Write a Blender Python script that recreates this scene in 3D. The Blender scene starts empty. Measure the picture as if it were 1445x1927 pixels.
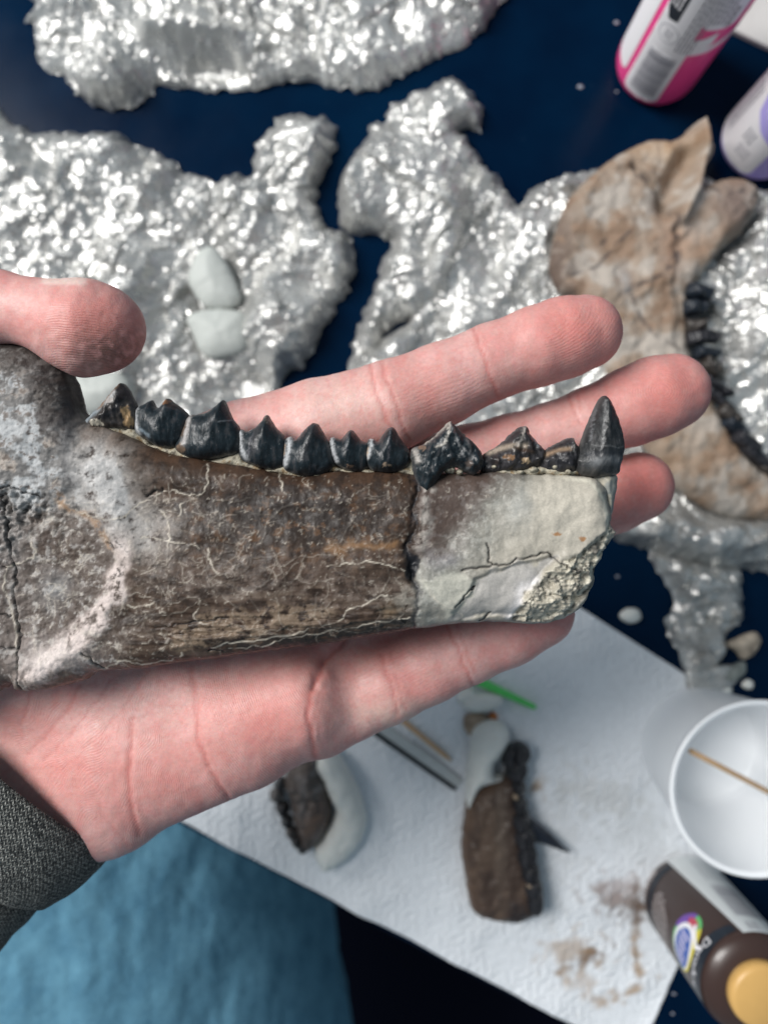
import bpy, math, random
import numpy as np
from mathutils import Vector, Matrix

# ------------------------------------------------------------------ scene, camera, light
scene = bpy.context.scene
COL = scene.collection
MM = 0.001
H = 316.0            # camera height above the table in mm
F = 1456.0           # focal length in photograph pixels
CX, CY = 722.5, 963.5

cam_d = bpy.data.cameras.new("camera")
cam = bpy.data.objects.new("camera", cam_d)
COL.objects.link(cam)
cam.location = (0, 0, H * MM)
cam_d.sensor_fit = 'VERTICAL'
cam_d.lens = 4.25
cam_d.sensor_height = 4.25 * 1927.0 / F
cam_d.sensor_width = cam_d.sensor_height * 0.75
cam_d.clip_start = 0.005
cam_d.clip_end = 20
cam_d.dof.use_dof = True
cam_d.dof.focus_distance = (H - 149.0) * MM
cam_d.dof.aperture_fstop = 1.5
scene.camera = cam

world = bpy.data.worlds.new("World")
scene.world = world
world.use_nodes = True
bg = world.node_tree.nodes.get("Background") or world.node_tree.nodes.new("ShaderNodeBackground")
bg.inputs["Color"].default_value = (0.62, 0.83, 1.0, 1)
bg.inputs["Strength"].default_value = 0.26

def area(name, loc, target, size, sizey, power, color):
    d = bpy.data.lights.new(name, 'AREA')
    d.shape = 'RECTANGLE'; d.size = size; d.size_y = sizey
    d.energy = power; d.color = color
    o = bpy.data.objects.new(name, d); COL.objects.link(o)
    o.location = loc
    o.rotation_euler = (Vector(target) - Vector(loc)).to_track_quat('-Z', 'Y').to_euler()
    return o
area("window_light", (-1.08, 0.62, 1.42), (0, 0, 0.08), 0.66, 1.10, 50.0, (1.0, 0.975, 0.95))

scene.view_settings.view_transform = 'Standard'
scene.view_settings.look = 'None'
scene.view_settings.exposure = 0.0
scene.view_settings.gamma = 1.0
scene.cycles.use_denoising = True
scene.cycles.max_bounces = 6
scene.cycles.diffuse_bounces = 3
scene.cycles.glossy_bounces = 3

# ------------------------------------------------------------------ numeric helpers
def K(z): return (H - z) / F
def P(px, py, z):
    k = K(z); return np.array([(px - CX) * k, (CY - py) * k, z])
def PX(pts, z):
    pts = np.asarray(pts, float); k = K(z)
    return np.stack([(pts[:, 0] - CX) * k, (CY - pts[:, 1]) * k], 1)
def topx(X, Y, Z):
    k = (H - Z) / F
    return X / k + CX, CY - Y / k

_tabs = {}
def _tab(seed):
    if seed not in _tabs:
        r = np.random.RandomState(seed)
        p = r.permutation(256); a = r.rand(256) * 2 * math.pi
        _tabs[seed] = (np.concatenate([p, p]), np.cos(a), np.sin(a))
    return _tabs[seed]
def pn(x, y, seed=0):
    p, ca, sa = _tab(seed)
    x = np.asarray(x, float); y = np.asarray(y, float)
    xi = np.floor(x).astype(int); yi = np.floor(y).astype(int)
    fx = x - xi; fy = y - yi
    u = fx * fx * fx * (fx * (fx * 6 - 15) + 10); v = fy * fy * fy * (fy * (fy * 6 - 15) + 10)
    xi &= 255; yi &= 255; x1 = (xi + 1) & 255; y1 = (yi + 1) & 255
    def g(ix, iy, dx, dy):
        h = p[p[ix] + iy]; return ca[h] * dx + sa[h] * dy
    a = g(xi, yi, fx, fy); b = g(x1, yi, fx - 1, fy)
    c = g(xi, y1, fx, fy - 1); d = g(x1, y1, fx - 1, fy - 1)
    return ((a + u * (b - a)) * (1 - v) + (c + u * (d - c)) * v) * 1.5
def fbm(x, y, o=4, seed=0, gain=0.5):
    s = 0; a = 1; f = 1
    for i in range(o):
        s = s + a * pn(x * f + 17.3 * i, y * f - 9.1 * i, seed + i); a *= gain; f *= 2.03
    return s
def ridged(x, y, o=3, seed=0):
    s = 0; a = 1; f = 1
    for i in range(o):
        s = s + a * (1 - 2 * np.abs(pn(x * f + 5.7 * i, y * f + 3.3 * i, seed + i))); a *= 0.5; f *= 2.1
    return s
def sstep(a, b, x):
    t = np.clip((x - a) / (b - a), 0, 1); return t * t * (3 - 2 * t)

def spline(pts, n=6, closed=True):
    pts = np.asarray(pts, float); N = len(pts); out = []
    rng = range(N if closed else N - 1)
    for i in rng:
        if closed: p0, p1, p2, p3 = pts[i - 1], pts[i], pts[(i + 1) % N], pts[(i + 2) % N]
        else: p0, p1, p2, p3 = pts[max(i - 1, 0)], pts[i], pts[i + 1], pts[min(i + 2, N - 1)]
        for j in range(n):
            t = j / n
            out.append(0.5 * ((2 * p1) + (-p0 + p2) * t + (2 * p0 - 5 * p1 + 4 * p2 - p3) * t * t + (-p0 + 3 * p1 - 3 * p2 + p3) * t ** 3))
    if not closed: out.append(pts[-1])
    return np.array(out)
def roughen(pts, amp, freq, seed):
    s = np.concatenate([[0], np.cumsum(np.linalg.norm(np.diff(pts, axis=0), axis=1))])
    dx = fbm(s * freq, s * 0 + 3.3, 3, seed); dy = fbm(s * freq, s * 0 + 8.3, 3, seed + 7)
    return pts + amp * np.stack([dx, dy], 1)
def polydist(X, Y, poly):
    """signed distance (positive inside) to a closed polygon and the closest point"""
    sh = X.shape; X = X.ravel(); Y = Y.ravel()
    best = np.full(X.shape, 1e18); bx = np.zeros_like(X); by = np.zeros_like(Y)
    ins = np.zeros(X.shape, bool)
    A = poly; B = np.roll(poly, -1, 0)
    for (x0, y0), (x1, y1) in zip(A, B):
        dx, dy = x1 - x0, y1 - y0; L = dx * dx + dy * dy
        if L < 1e-12: continue
        t = np.clip(((X - x0) * dx + (Y - y0) * dy) / L, 0, 1)
        qx = x0 + t * dx; qy = y0 + t * dy
        d = (X - qx) ** 2 + (Y - qy) ** 2
        m = d < best
        best[m] = d[m]; bx[m] = qx[m]; by[m] = qy[m]
        c = ((y0 > Y) != (y1 > Y))
        if dy != 0:
            c &= X < x0 + (Y - y0) * dx / dy
            ins ^= c
    d = np.sqrt(best); d[~ins] *= -1
    return d.reshape(sh), bx.reshape(sh), by.reshape(sh)
def linedist(X, Y, pts):
    """distance to an open polyline"""
    best = np.full(X.shape, 1e18); pts = np.asarray(pts, float)
    for (x0, y0), (x1, y1) in zip(pts[:-1], pts[1:]):
        dx, dy = x1 - x0, y1 - y0; L = dx * dx + dy * dy + 1e-12
        t = np.clip(((X - x0) * dx + (Y - y0) * dy) / L, 0, 1)
        best = np.minimum(best, (X - x0 - t * dx) ** 2 + (Y - y0 - t * dy) ** 2)
    return np.sqrt(best)
def lerp(a, b, w):
    return a * (1 - w[..., None]) + np.asarray(b) * w[..., None]

# ------------------------------------------------------------------ object helpers
def meta(o, label=None, cat=None, group=None, kind=None):
    if label: o['label'] = label
    if cat: o['category'] = cat
    if group: o['group'] = group
    if kind: o['kind'] = kind
    return o
def thing(name, label, cat, loc_mm, group=None):
    o = bpy.data.objects.new(name, None); COL.objects.link(o)
    o.empty_display_size = 0.01
    o.location = tuple(float(c) * MM for c in loc_mm)
    return meta(o, label, cat, group)
def mesh(name, V, Fc, mat, parent=None, col=None, attrs=None, smooth=True, base=None):
    V = np.asarray(V, float)
    if base is None:
        if parent is not None:
            base = np.zeros(3); p = parent
            while p is not None: base += np.array(p.location) / MM; p = p.parent
        else:
            base = np.array([(V[:, 0].min() + V[:, 0].max()) / 2, (V[:, 1].min() + V[:, 1].max()) / 2, V[:, 2].min()])
    me = bpy.data.meshes.new(name)
    W = ((V - base) * MM).astype(np.float32)
    if isinstance(Fc, np.ndarray): groups = [Fc]
    elif len(Fc) and isinstance(Fc[0], np.ndarray) and Fc[0].ndim == 2: groups = list(Fc)
    else: groups = None
    if groups is None:
        me.from_pydata(W.tolist(), [], [list(map(int, f)) for f in Fc])
    else:
        groups = [g for g in groups if len(g)]
        loops = np.concatenate([g.ravel() for g in groups]).astype(np.int32)
        tot = np.concatenate([np.full(len(g), g.shape[1]) for g in groups]).astype(np.int32)
        st = np.concatenate([[0], np.cumsum(tot)[:-1]]).astype(np.int32)
        me.vertices.add(len(W)); me.vertices.foreach_set('co', W.ravel())
        me.loops.add(len(loops)); me.loops.foreach_set('vertex_index', loops)
        me.polygons.add(len(tot)); me.polygons.foreach_set('loop_start', st); me.polygons.foreach_set('loop_total', tot)
    me.update(calc_edges=True); me.validate()
    if smooth: me.polygons.foreach_set('use_smooth', np.ones(len(me.polygons), bool))
    else: me.polygons.foreach_set('use_smooth', np.zeros(len(me.polygons), bool))
    if col is not None and len(me.vertices) == len(W):
        a = me.attributes.new('Col', 'FLOAT_COLOR', 'POINT')
        c = np.ones((len(W), 4), np.float32); c[:, :3] = np.clip(col, 0, 1); a.data.foreach_set('color', c.ravel())
    for k_, v in (attrs or {}).items():
        a = me.attributes.new(k_, 'FLOAT', 'POINT'); a.data.foreach_set('value', np.asarray(v, np.float32))
    if mat: me.materials.append(mat)
    o = bpy.data.objects.new(name, me); COL.objects.link(o)
    if parent is not None: o.parent = parent
    else: o.location = tuple(base * MM)
    return o

def pillow(outline, res, zfun, jitter=0.0, tri=False, seed=1):
    """closed solid over a 2-D outline (mm): front and back height fields that meet on the outline"""
    x0, y0 = outline.min(0) - res * 1.5; x1, y1 = outline.max(0) + res * 1.5
    nx = int((x1 - x0) / res) + 1; ny = int((y1 - y0) / res) + 1
    X, Y = np.meshgrid(x0 + np.arange(nx) * res, y0 + np.arange(ny) * res, indexing='ij')
    rng = np.random.RandomState(seed)
    if jitter:
        X = X + (rng.rand(nx, ny) - .5) * jitter * res; Y = Y + (rng.rand(nx, ny) - .5) * jitter * res
    d, bx, by = polydist(X, Y, outline)
    ins = d > 0
    pad = np.zeros((nx + 2, ny + 2), bool); pad[1:-1, 1:-1] = ins
    near = np.zeros((nx, ny), bool)
    for i in range(3):
        for j in range(3): near |= pad[i:i + nx, j:j + ny]
    rim = near & ~ins
    X = np.where(rim, bx, X); Y = np.where(rim, by, Y); d = np.where(rim, 0, d)
    xf, yf, df = X[near], Y[near], d[near]
    isrim = rim[near]
    zf, zb = zfun(xf, yf, df)
    zb = np.where(isrim, zf, zb)
    n = len(xf)
    idx = np.full((nx, ny), -1); idx[near] = np.arange(n)
    bidx = np.arange(n); k = np.where(~isrim)[0]; bidx[k] = n + np.arange(len(k))
    V = np.concatenate([np.stack([xf, yf, zf], 1), np.stack([xf[k], yf[k], zb[k]], 1)])
    a, b, c, e = idx[:-1, :-1], idx[1:, :-1], idx[1:, 1:], idx[:-1, 1:]
    anyin = ins[:-1, :-1] | ins[1:, :-1] | ins[1:, 1:] | ins[:-1, 1:]
    q = np.stack([a[anyin], b[anyin], c[anyin], e[anyin]], 1)
    qb = bidx[q][:, ::-1]
    if tri:
        m = rng.rand(len(q)) < .5
        t = np.concatenate([q[m][:, [0, 1, 2]], q[m][:, [0, 2, 3]], q[~m][:, [0, 1, 3]], q[~m][:, [1, 2, 3]]])
        Fc = [t, qb]
    else: Fc = [q, qb]
    xx = np.concatenate([xf, xf[k]]); yy = np.concatenate([yf, yf[k]]); dd = np.concatenate([df, df[k]])
    front = np.concatenate([np.ones(n, bool), np.zeros(len(k), bool)])
    return V, Fc, xx, yy, dd, front
def dome(d, R):
    t = np.clip(d / R, 0, 1); return np.sqrt(np.clip(1 - (1 - t) ** 2, 0, 1))

def lathe(prof, n=48, center=(0, 0, 0), cap0=True, cap1=True):
    prof = np.asarray(prof, float); a = np.arange(n) * 2 * math.pi / n
    V = np.concatenate([np.stack([center[0] + r * np.cos(a), center[1] + r * np.sin(a), np.full(n, center[2] + z)], 1) for r, z in prof])
    Fc = []
    for i in range(len(prof) - 1):
        for j in range(n):
            k = (j + 1) % n
            Fc.append([i * n + j, i * n + k, (i + 1) * n + k, (i + 1) * n + j])
    if cap0: Fc.append(list(range(n))[::-1])
    if cap1: Fc.append([(len(prof) - 1) * n + j for j in range(n)])
    return V, Fc
def tube(path, radii, n=12, squash=1.0, caps=True, up=(0, 0, 1)):
    path = np.asarray(path, float); radii = np.broadcast_to(np.asarray(radii, float), (len(path),))
    V = []; UV = []
    s = 0
    for i, p in enumerate(path):
        t = path[min(i + 1, len(path) - 1)] - path[max(i - 1, 0)]; t = t / np.linalg.norm(t)
        u = np.cross(up, t); u /= np.linalg.norm(u); w = np.cross(t, u)
        if i: s += np.linalg.norm(path[i] - path[i - 1])
        for j in range(n):
            a = 2 * math.pi * j / n
            V.append(p + radii[i] * (math.cos(a) * u + squash * math.sin(a) * w)); UV.append((s, a * radii.max()))
    Fc = []
    for i in range(len(path) - 1):
        for j in range(n):
            k = (j + 1) % n
            Fc.append([i * n + j, i * n + k, (i + 1) * n + k, (i + 1) * n + j])
    if caps: Fc.append(list(range(n))[::-1]); Fc.append([(len(path) - 1) * n + j for j in range(n)])
    return np.array(V), Fc, np.array(UV)
def box(x0, x1, y0, y1, z0, z1):
    V = [(x, y, z) for x in (x0, x1) for y in (y0, y1) for z in (z0, z1)]
    return np.array(V, float), [[0, 1, 3, 2], [4, 6, 7, 5], [0, 4, 5, 1], [2, 3, 7, 6], [0, 2, 6, 4], [1, 5, 7, 3]]
def bevel(o, w, seg=2):
    m = o.modifiers.new('bevel', 'BEVEL'); m.width = w * MM; m.segments = seg; m.limit_method = 'ANGLE'

# ------------------------------------------------------------------ materials
class Mat:
    def __init__(s, name):
        s.m = bpy.data.materials.new(name); s.m.use_nodes = True
        s.t = s.m.node_tree; s.n = s.t.nodes; s.l = s.t.links
        s.b = s.n.get('Principled BSDF')
    def node(s, typ, **kw):
        n = s.n.new(typ)
        for k, v in kw.items(): setattr(n, k, v)
        return n
    def link(s, a, b): s.l.new(a, b)
    def coords(s, scale=(1, 1, 1)):
        tc = s.node('ShaderNodeTexCoord'); mp = s.node('ShaderNodeMapping')
        mp.inputs['Scale'].default_value = tuple(1000.0 * c for c in scale)
        s.link(tc.outputs['Object'], mp.inputs['Vector']); return mp.outputs['Vector']
    def noise(s, freq, detail=3, rough=.55, vec=None, dist=0.0):
        n = s.node('ShaderNodeTexNoise'); n.inputs['Scale'].default_value = freq; n.inputs['Detail'].default_value = detail
        n.inputs['Roughness'].default_value = rough; n.inputs['Distortion'].default_value = dist
        s.link(vec if vec is not None else s.coords(), n.inputs['Vector']); return n.outputs[0]
    def voronoi(s, freq, feature='F1', vec=None, rand=1.0):
        n = s.node('ShaderNodeTexVoronoi', feature=feature); n.inputs['Scale'].default_value = freq
        n.inputs['Randomness'].default_value = rand
        s.link(vec if vec is not None else s.coords(), n.inputs['Vector']); return n.outputs['Distance']
    def math(s, op, a, b=None, clamp=False):
        n = s.node('ShaderNodeMath', operation=op); n.use_clamp = clamp
        for i, v in enumerate((a, b)):
            if v is None: continue
            if isinstance(v, (int, float)): n.inputs[i].default_value = v
            else: s.link(v, n.inputs[i])
        return n.outputs[0]
    def ramp(s, v, stops):
        n = s.node('ShaderNodeValToRGB'); e = n.color_ramp.elements
        while len(e) < len(stops): e.new(0.5)
        for q, (p, c) in zip(e, stops):
            q.position = p; q.color = (c, c, c, 1) if isinstance(c, (int, float)) else (*c, 1)
        s.link(v, n.inputs[0]); return n.outputs[0]
    def mix(s, f, a, b, blend='MIX'):
        n = s.node('ShaderNodeMix', data_type='RGBA', blend_type=blend)
        for i, v in ((0, f), (6, a), (7, b)):
            if isinstance(v, (int, float)): n.inputs[i].default_value = v if i == 0 else (v, v, v, 1)
            elif isinstance(v, tuple): n.inputs[i].default_value = (*v[:3], 1)
            else: s.link(v, n.inputs[i])
        return n.outputs[2]
    def attr(s, name, out='Fac'):
        n = s.node('ShaderNodeAttribute', attribute_name=name); return n.outputs[out]
    def color(s, v):
        if isinstance(v, tuple): s.b.inputs['Base Color'].default_value = (*v, 1)
        else: s.link(v, s.b.inputs['Base Color'])
    def set(s, **kw):
        for k, v in kw.items():
            k = k.replace('_', ' ')
            if isinstance(v, (int, float, tuple)): s.b.inputs[k].default_value = v
            else: s.link(v, s.b.inputs[k])
    def bump(s, h, dist_mm, strength=1.0):
        n = s.node('ShaderNodeBump'); n.inputs['Distance'].default_value = dist_mm * MM; n.inputs['Strength'].default_value = strength
        s.link(h, n.inputs['Height'])
        prev = s.b.inputs['Normal'].links
        if prev: s.link(prev[0].from_socket, n.inputs['Normal'])
        s.link(n.outputs[0], s.b.inputs['Normal'])
def plain(name, col, rough=.5, var=.12, freq=.3, bump=0.0, bfreq=1.0, metal=0.0, spec=.5, attr=False, coat=0.0, sss=0.0):
    M = Mat(name)
    c = M.attr('Col', 'Color') if attr else None
    nz = M.noise(freq, 4)
    f = M.ramp(nz, [(0.25, 1 - var), (0.75, 1 + var)])
    base = c if c is not None else tuple(col)
    M.color(M.mix(1.0, base, f, 'MULTIPLY'))
    M.set(Roughness=rough, Metallic=metal, Specular_IOR_Level=spec, Coat_Weight=coat)
    if bump: M.bump(M.noise(bfreq, 5), bump)
    if sss: M.set(Subsurface_Weight=sss, Subsurface_Radius=(1., .8, .6), Subsurface_Scale=.002)
    return M.m

def foil_material():
    M = Mat('crumpled aluminium foil')
    n = M.noise(.05, 5, .6)
    M.color(M.ramp(n, [(.3, (.42, .42, .405)), (.7, (.64, .64, .62))]))
    M.set(Metallic=.60, Roughness=M.ramp(M.noise(.3, 3), [(.3, .22), (.7, .40)]))
    M.bump(M.voronoi(1.0), .10); M.bump(M.noise(2.4, 3), .05)
    return M.m
FOIL = foil_material()

def bone_material(name, rough=.5, b1=.25, spec=.45):
    M = Mat(name)
    c = M.attr('Col', 'Color')
    g = M.ramp(M.noise(2.2, 5, .65), [(.25, .84), (.5, 1.0), (.78, 1.18)])
    c = M.mix(1.0, c, g, 'MULTIPLY')
    M.color(c)
    M.set(Roughness=M.ramp(M.noise(.8, 4), [(.3, rough - .12), (.7, rough + .15)]), Specular_IOR_Level=spec)
    gr = M.attr('grain') if name == 'fossil bone' else 1.0
    M.bump(M.math('MULTIPLY', M.noise(1.6, 6, .7), gr), b1)
    M.bump(M.math('MULTIPLY', M.noise(6.0, 3, .7), gr), b1 * .25)
    return M.m
BONE = bone_material('fossil bone', .44, .09, .32)
TAN = bone_material('tan fossil bone', .6, .3)
MATRIX = bone_material('crumbly matrix', .85, .5, .2)

def tooth_material():
    M = Mat('tooth enamel')
    c = M.attr('Col', 'Color')
    g = M.ramp(M.noise(1.4, 4, .6), [(.25, .75), (.75, 1.3)])
    c = M.mix(1.0, c, g, 'MULTIPLY')
    sp_ = M.math('MULTIPLY', M.ramp(M.noise(1.9, 3, .7), [(.66, 0), (.7, 1)]), .35)
    c = M.mix(sp_, c, (.3, .3, .29))
    M.color(c)
    M.set(Roughness=M.ramp(M.noise(1., 4), [(.3, .3), (.7, .5)]), Specular_IOR_Level=.38)
    M.bump(M.noise(.7, 3, .5, M.coords((1.6, .7, 1))), .22)
    M.bump(M.noise(4, 3), .03)
    return M.m
TOOTH = tooth_material()
PUTTY = plain('white putty', (.72, .73, .69), .55, .06, .15, .25, .35, sss=.15)
PUTTY_GREY = plain('grey putty', (.46, .485, .46), .6, .04, .12, .12, .3)

# ------------------------------------------------------------------ table, floor
def table_material():
    M = Mat('navy table lacquer')
    n = M.noise(.02, 3)
    c = M.ramp(n, [(.3, (.0003, .0055, .020)), (.7, (.0005, .012, .036))])
    sp = M.ramp(M.voronoi(.16), [(0.0, 1), (.05, 0)])
    sp2 = M.math('MULTIPLY', sp, M.ramp(M.noise(.08, 2), [(.42, 0), (.7, .4)]))
    M.color(M.mix(sp2, c, (.12, .2, .27)))
    M.set(Roughness=M.ramp(M.noise(.05, 4), [(.3, .14), (.7, .22)]), Specular_IOR_Level=.06)
    M.bump(M.noise(1.2, 3), .03)
    return M.m
E0 = np.array(P(370, 1560, 0)[:2]); E1 = np.array(P(1080, 1927, 0)[:2]); ed = (E1 - E0) / np.linalg.norm(E1 - E0)
en = np.array([ed[1], -ed[0]])          # towards the lap
if en[1] > 0: en = -en
TE = E0 + en * 2.0
pts = [TE - ed * 260, TE + ed * 520, (430, 420), (-330, 420)]
pts = [np.asarray(p, float) for p in pts]
V = np.array([(p[0], p[1], z) for z in (0, -24) for p in pts])
Fc = [[0, 1, 2, 3], [7, 6, 5, 4]] + [[i + 4, (i + 1) % 4 + 4, (i + 1) % 4, i] for i in range(4)]
tb = mesh('table', V, Fc, table_material(), smooth=False)
bevel(tb, 2.0, 3)
meta(tb, 'dark navy table top carrying the foil, bottles and paper towel', 'table')
fl = mesh('floor', *box(-1500, 1500, -1500, 1500, -720, -700), plain('dark floor', (.003, .004, .011), .9, spec=.1), smooth=False)
meta(fl, 'dark floor below the table', None, None, 'structure')

# ------------------------------------------------------------------ foil
def foil(name, px, label, hgt, seed, zpx=6, R=9, res=.95, extra=None, crumple=1.0, rough=1.2, group=None):
    out = roughen(roughen(spline(PX(px, zpx), 9), rough * 1.35, .3, seed), .6, .9, seed + 3)
    rg = np.random.RandomState(seed * 7 + 1)
    waves = [(rg.uniform(0, math.pi), L_, rg.uniform(0, 9)) for L_ in (44, 31, 23, 17, 12.5, 9, 7, 5.2, 4.1)]
    def zf(x, y, d):
        Rv = R * (1.3 + 1.1 * fbm(x / 25, y / 25, 2, seed + 50))
        e = dome(d, np.maximum(Rv, 2.5))
        h = hgt * e * (.75 + .35 * fbm(x / 30, y / 30, 2, seed + 40))
        if extra is not None:
            a, b = topx(x, y, zpx); h = h + extra(a, b) * np.minimum(d / 4, 1)
        wx = x + 7 * fbm(x / 28, y / 28, 2, seed + 70); wy = y + 7 * fbm(x / 28, y / 28, 2, seed + 73)
        c = 0
        for k, (an, L_, p0) in enumerate(waves):
            t = (wx * math.cos(an) + wy * math.sin(an) + L_ * .55 * np.round(1.2 * pn(x / L_ / 1.7, y / L_ / 1.7, seed + 80 + k) + .2)) / L_ + p0
            c = c + L_ * (.085 if L_ < 8 else .10 if L_ < 20 else .085) * np.abs(2 * (t - np.floor(t)) - 1)
        c = (c - 4.0) * crumple
        j = (np.random.RandomState(seed).rand(len(x)) - .5) * .13
        edge = np.minimum(d / 5, 1)
        z = h + c * edge + j * np.minimum(d / 1.5 + .2, 1)
        lo = .6 + 2.2 * np.clip(fbm(x / 12, y / 12, 2, seed + 55), 0, 1)      # rim curling off the table
        z = np.maximum(z, lo + .3 * j)
        return z, np.minimum(z - .4, np.where(d < 2.5, z - .4, .25))
    V, Fc, *_ = pillow(out, res, zf, .8, True, seed)
    return meta(mesh(name, V, Fc, FOIL, smooth=False), label, 'foil', group)
def gs(a, b, cx, cy, rx, ry): return np.exp(-(((a - cx) / rx) ** 2 + ((b - cy) / ry) ** 2))

foil('foil_sheet', [(35, 28), (58, 32), (55, 58), (68, 105), (100, 128), (122, 142), (142, 166), (175, 188), (212, 196), (250, 188), (278, 165), (288, 146), (330, 152), (380, 156), (425, 160), (490, 150), (560, 140), (620, 152), (690, 160), (740, 140), (800, 108), (870, 76), (905, 45), (932, 12), (940, -60), (500, -120), (55, -60), (62, -5)],
     'long crumpled silver foil pile at the top edge, turned up at its rim', 9, 3,
     extra=lambda a, b: 9 * gs(a, b, 350, 75, 90, 16) - 8 * gs(a, b, 380, 130, 100, 22) + 6 * gs(a, b, 200, 150, 60, 40) - 6 * gs(a, b, 200, 50, 90, 45))
foil('foil_sheet', [(-60, 222), (18, 224), (48, 240), (100, 243), (150, 239), (205, 242), (250, 264), (300, 281), (340, 310), (390, 326), (420, 329), (440, 316), (466, 325), (474, 290), (480, 255), (508, 232), (520, 206), (560, 204), (614, 211), (632, 246), (620, 290), (602, 330), (595, 380), (615, 424), (658, 438), (668, 500), (652, 545), (620, 590), (596, 642), (572, 684), (540, 700), (500, 760), (440, 860), (-60, 860)],
     'broad crumpled foil bed on the left holding grey putty lumps', 10, 11,
     extra=lambda a, b: -9 * gs(a, b, 405, 575, 80, 120) + 7 * gs(a, b, 250, 560, 50, 90) + 7 * gs(a, b, 520, 610, 70, 60) + 6 * gs(a, b, 620, 470, 40, 50) - 8 * gs(a, b, 480, 740, 60, 40))
foil('foil_sheet', [(888, 300), (918, 305), (942, 326), (958, 358), (978, 384), (1004, 346), (1030, 340), (1062, 325), (1110, 314), (1200, 300), (1330, 330), (1440, 350), (1520, 400), (1520, 1074), (1445, 1074), (1385, 1072), (1300, 1062), (1235, 1040), (1180, 1022), (1120, 1000), (1000, 900), (760, 800), (690, 760), (665, 690), (760, 600), (840, 480), (860, 380)],
     'large crumpled foil cradle under the tan fossil jaw', 7, 23, R=7,
     extra=lambda a, b: 12 * gs(a, b, 1435, 600, 60, 170) + 9 * gs(a, b, 1330, 1010, 160, 38) + 6 * gs(a, b, 920, 330, 40, 24) + 6 * gs(a, b, 1030, 345, 60, 18) + 5 * gs(a, b, 720, 660, 50, 60) - 4 * gs(a, b, 920, 430, 40, 110) - 4 * gs(a, b, 820, 620, 30, 60))
foil('foil_sheet', [(638, 345), (650, 290), (688, 235), (702, 210), (722, 205), (745, 166), (790, 146), (832, 124), (862, 120), (894, 145), (912, 186), (911, 220), (895, 214), (870, 222), (882, 242), (912, 280), (915, 312), (900, 345), (905, 395), (885, 430), (862, 500), (850, 540), (815, 560), (785, 585), (745, 595), (715, 640), (690, 720), (655, 720), (655, 670), (668, 615), (692, 560), (720, 480), (736, 434), (690, 425), (640, 408)],
     'bright foil piece with a knobbed upper end in the centre', 11, 31, zpx=12,
     extra=lambda a, b: 4 * gs(a, b, 820, 360, 60, 90) - 3 * gs(a, b, 800, 500, 14, 60), crumple=.85)
foil('foil_sheet', [(1228, 1035), (1285, 1050), (1390, 1072), (1396, 1110), (1402, 1160), (1372, 1192), (1366, 1238), (1335, 1262), (1300, 1268), (1278, 1230), (1254, 1175), (1272, 1130), (1245, 1085)],
     'small dark crumpled foil tongue hanging below the cradle rim', 4, 43, zpx=3, R=4, res=1.5, crumple=1.7, rough=.8)
def chip(name, px, label, cat, hgt, mat, seed=1, z0=0, res=.7, group=None, col=None, parent=None, R=None, zpx=None):
    out = roughen(spline(PX(px, z0 + hgt * .5 if zpx is None else zpx), 5), .25, .5, seed)
    r = R or hgt * .9
    def zf(x, y, d):
        n = (.025 if 'putty' in name else .12) * hgt * fbm(x / 4, y / 4, 3, seed)
        return z0 + hgt * .35 + (hgt * .65 + n) * dome(d, r), z0 + hgt * .35 - hgt * .35 * dome(d, r * .6)
    V, Fc, x, y, d, fr = pillow(out, res, zf)
    c = None
    if col is not None:
        nn = fbm(x / 5, y / 5, 4, seed + 3)
        c = np.array(col)[None] * (1 + .5 * nn[:, None])
    o = mesh(name, V, Fc, mat, parent, col=c)
    return meta(o, label, cat, group) if parent is None else o
chip('foil_scrap', [(1290, 1262), (1330, 1255), (1372, 1250), (1398, 1262), (1380, 1290), (1340, 1312), (1300, 1310)], 'loose silver foil scrap beside the white cup', 'foil', 3, FOIL, 4)
chip('rock_chip', [(1368, 1212), (1395, 1196), (1422, 1190), (1432, 1206), (1418, 1232), (1398, 1242), (1385, 1228)], 'beige rock chip on navy table above the cup', 'rock chip', 5, MATRIX, 5, col=(.42, .36, .29))
chip('rock_chip', [(1352, 1270), (1380, 1250), (1402, 1246), (1400, 1270), (1372, 1286)], 'grey green rock chip between beige chip and cup', 'rock chip', 4, MATRIX, 6, col=(.24, .27, .26))
chip('crumb', [(1165, 1157), (1180, 1144), (1202, 1148), (1206, 1164), (1190, 1173), (1172, 1168)], 'white crumb on bare navy table beside the towel', 'crumb', 3, PUTTY, 7)
chip('crumb', [(1394, 1290), (1404, 1278), (1418, 1284), (1412, 1298)], 'small pale crumb touching foil scrap near the cup', 'crumb', 2, PUTTY, 8)
chip('crumb', [(1348, 1300), (1362, 1292), (1378, 1296), (1370, 1312), (1352, 1312)], 'white crumb right at the cup rim beside foil scrap', 'crumb', 3, PUTTY, 9)
FLAKE_MAT = plain('dusty flake', (.30, .31, .36), .8, .1)
for i, (x, y, r, lb) in enumerate([(1092, 163, 8, 'tiny pale flake left of the pink bottle base'), (1160, 42, 7, 'tiny pale flake beside the pink bottle label'), (1160, 172, 5, 'tiny pale flake touching the pink bottle base'), (1162, 1085, 6, 'tiny grey flake on navy table near jaw end'), (1268, 1870, 6, 'tiny pale flake left of the brown bottle'), (1265, 1908, 5, 'tiny grey flake below the brown bottle')]):
    chip('flake', [(x - r * .7, y - r * .2), (x, y - r * .45), (x + r * .7, y), (x + r * .3, y + r * .5), (x - r * .5, y + r * .35)], lb, 'flake', .4, FLAKE_MAT, 20 + i, group='flakes on the table')

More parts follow.
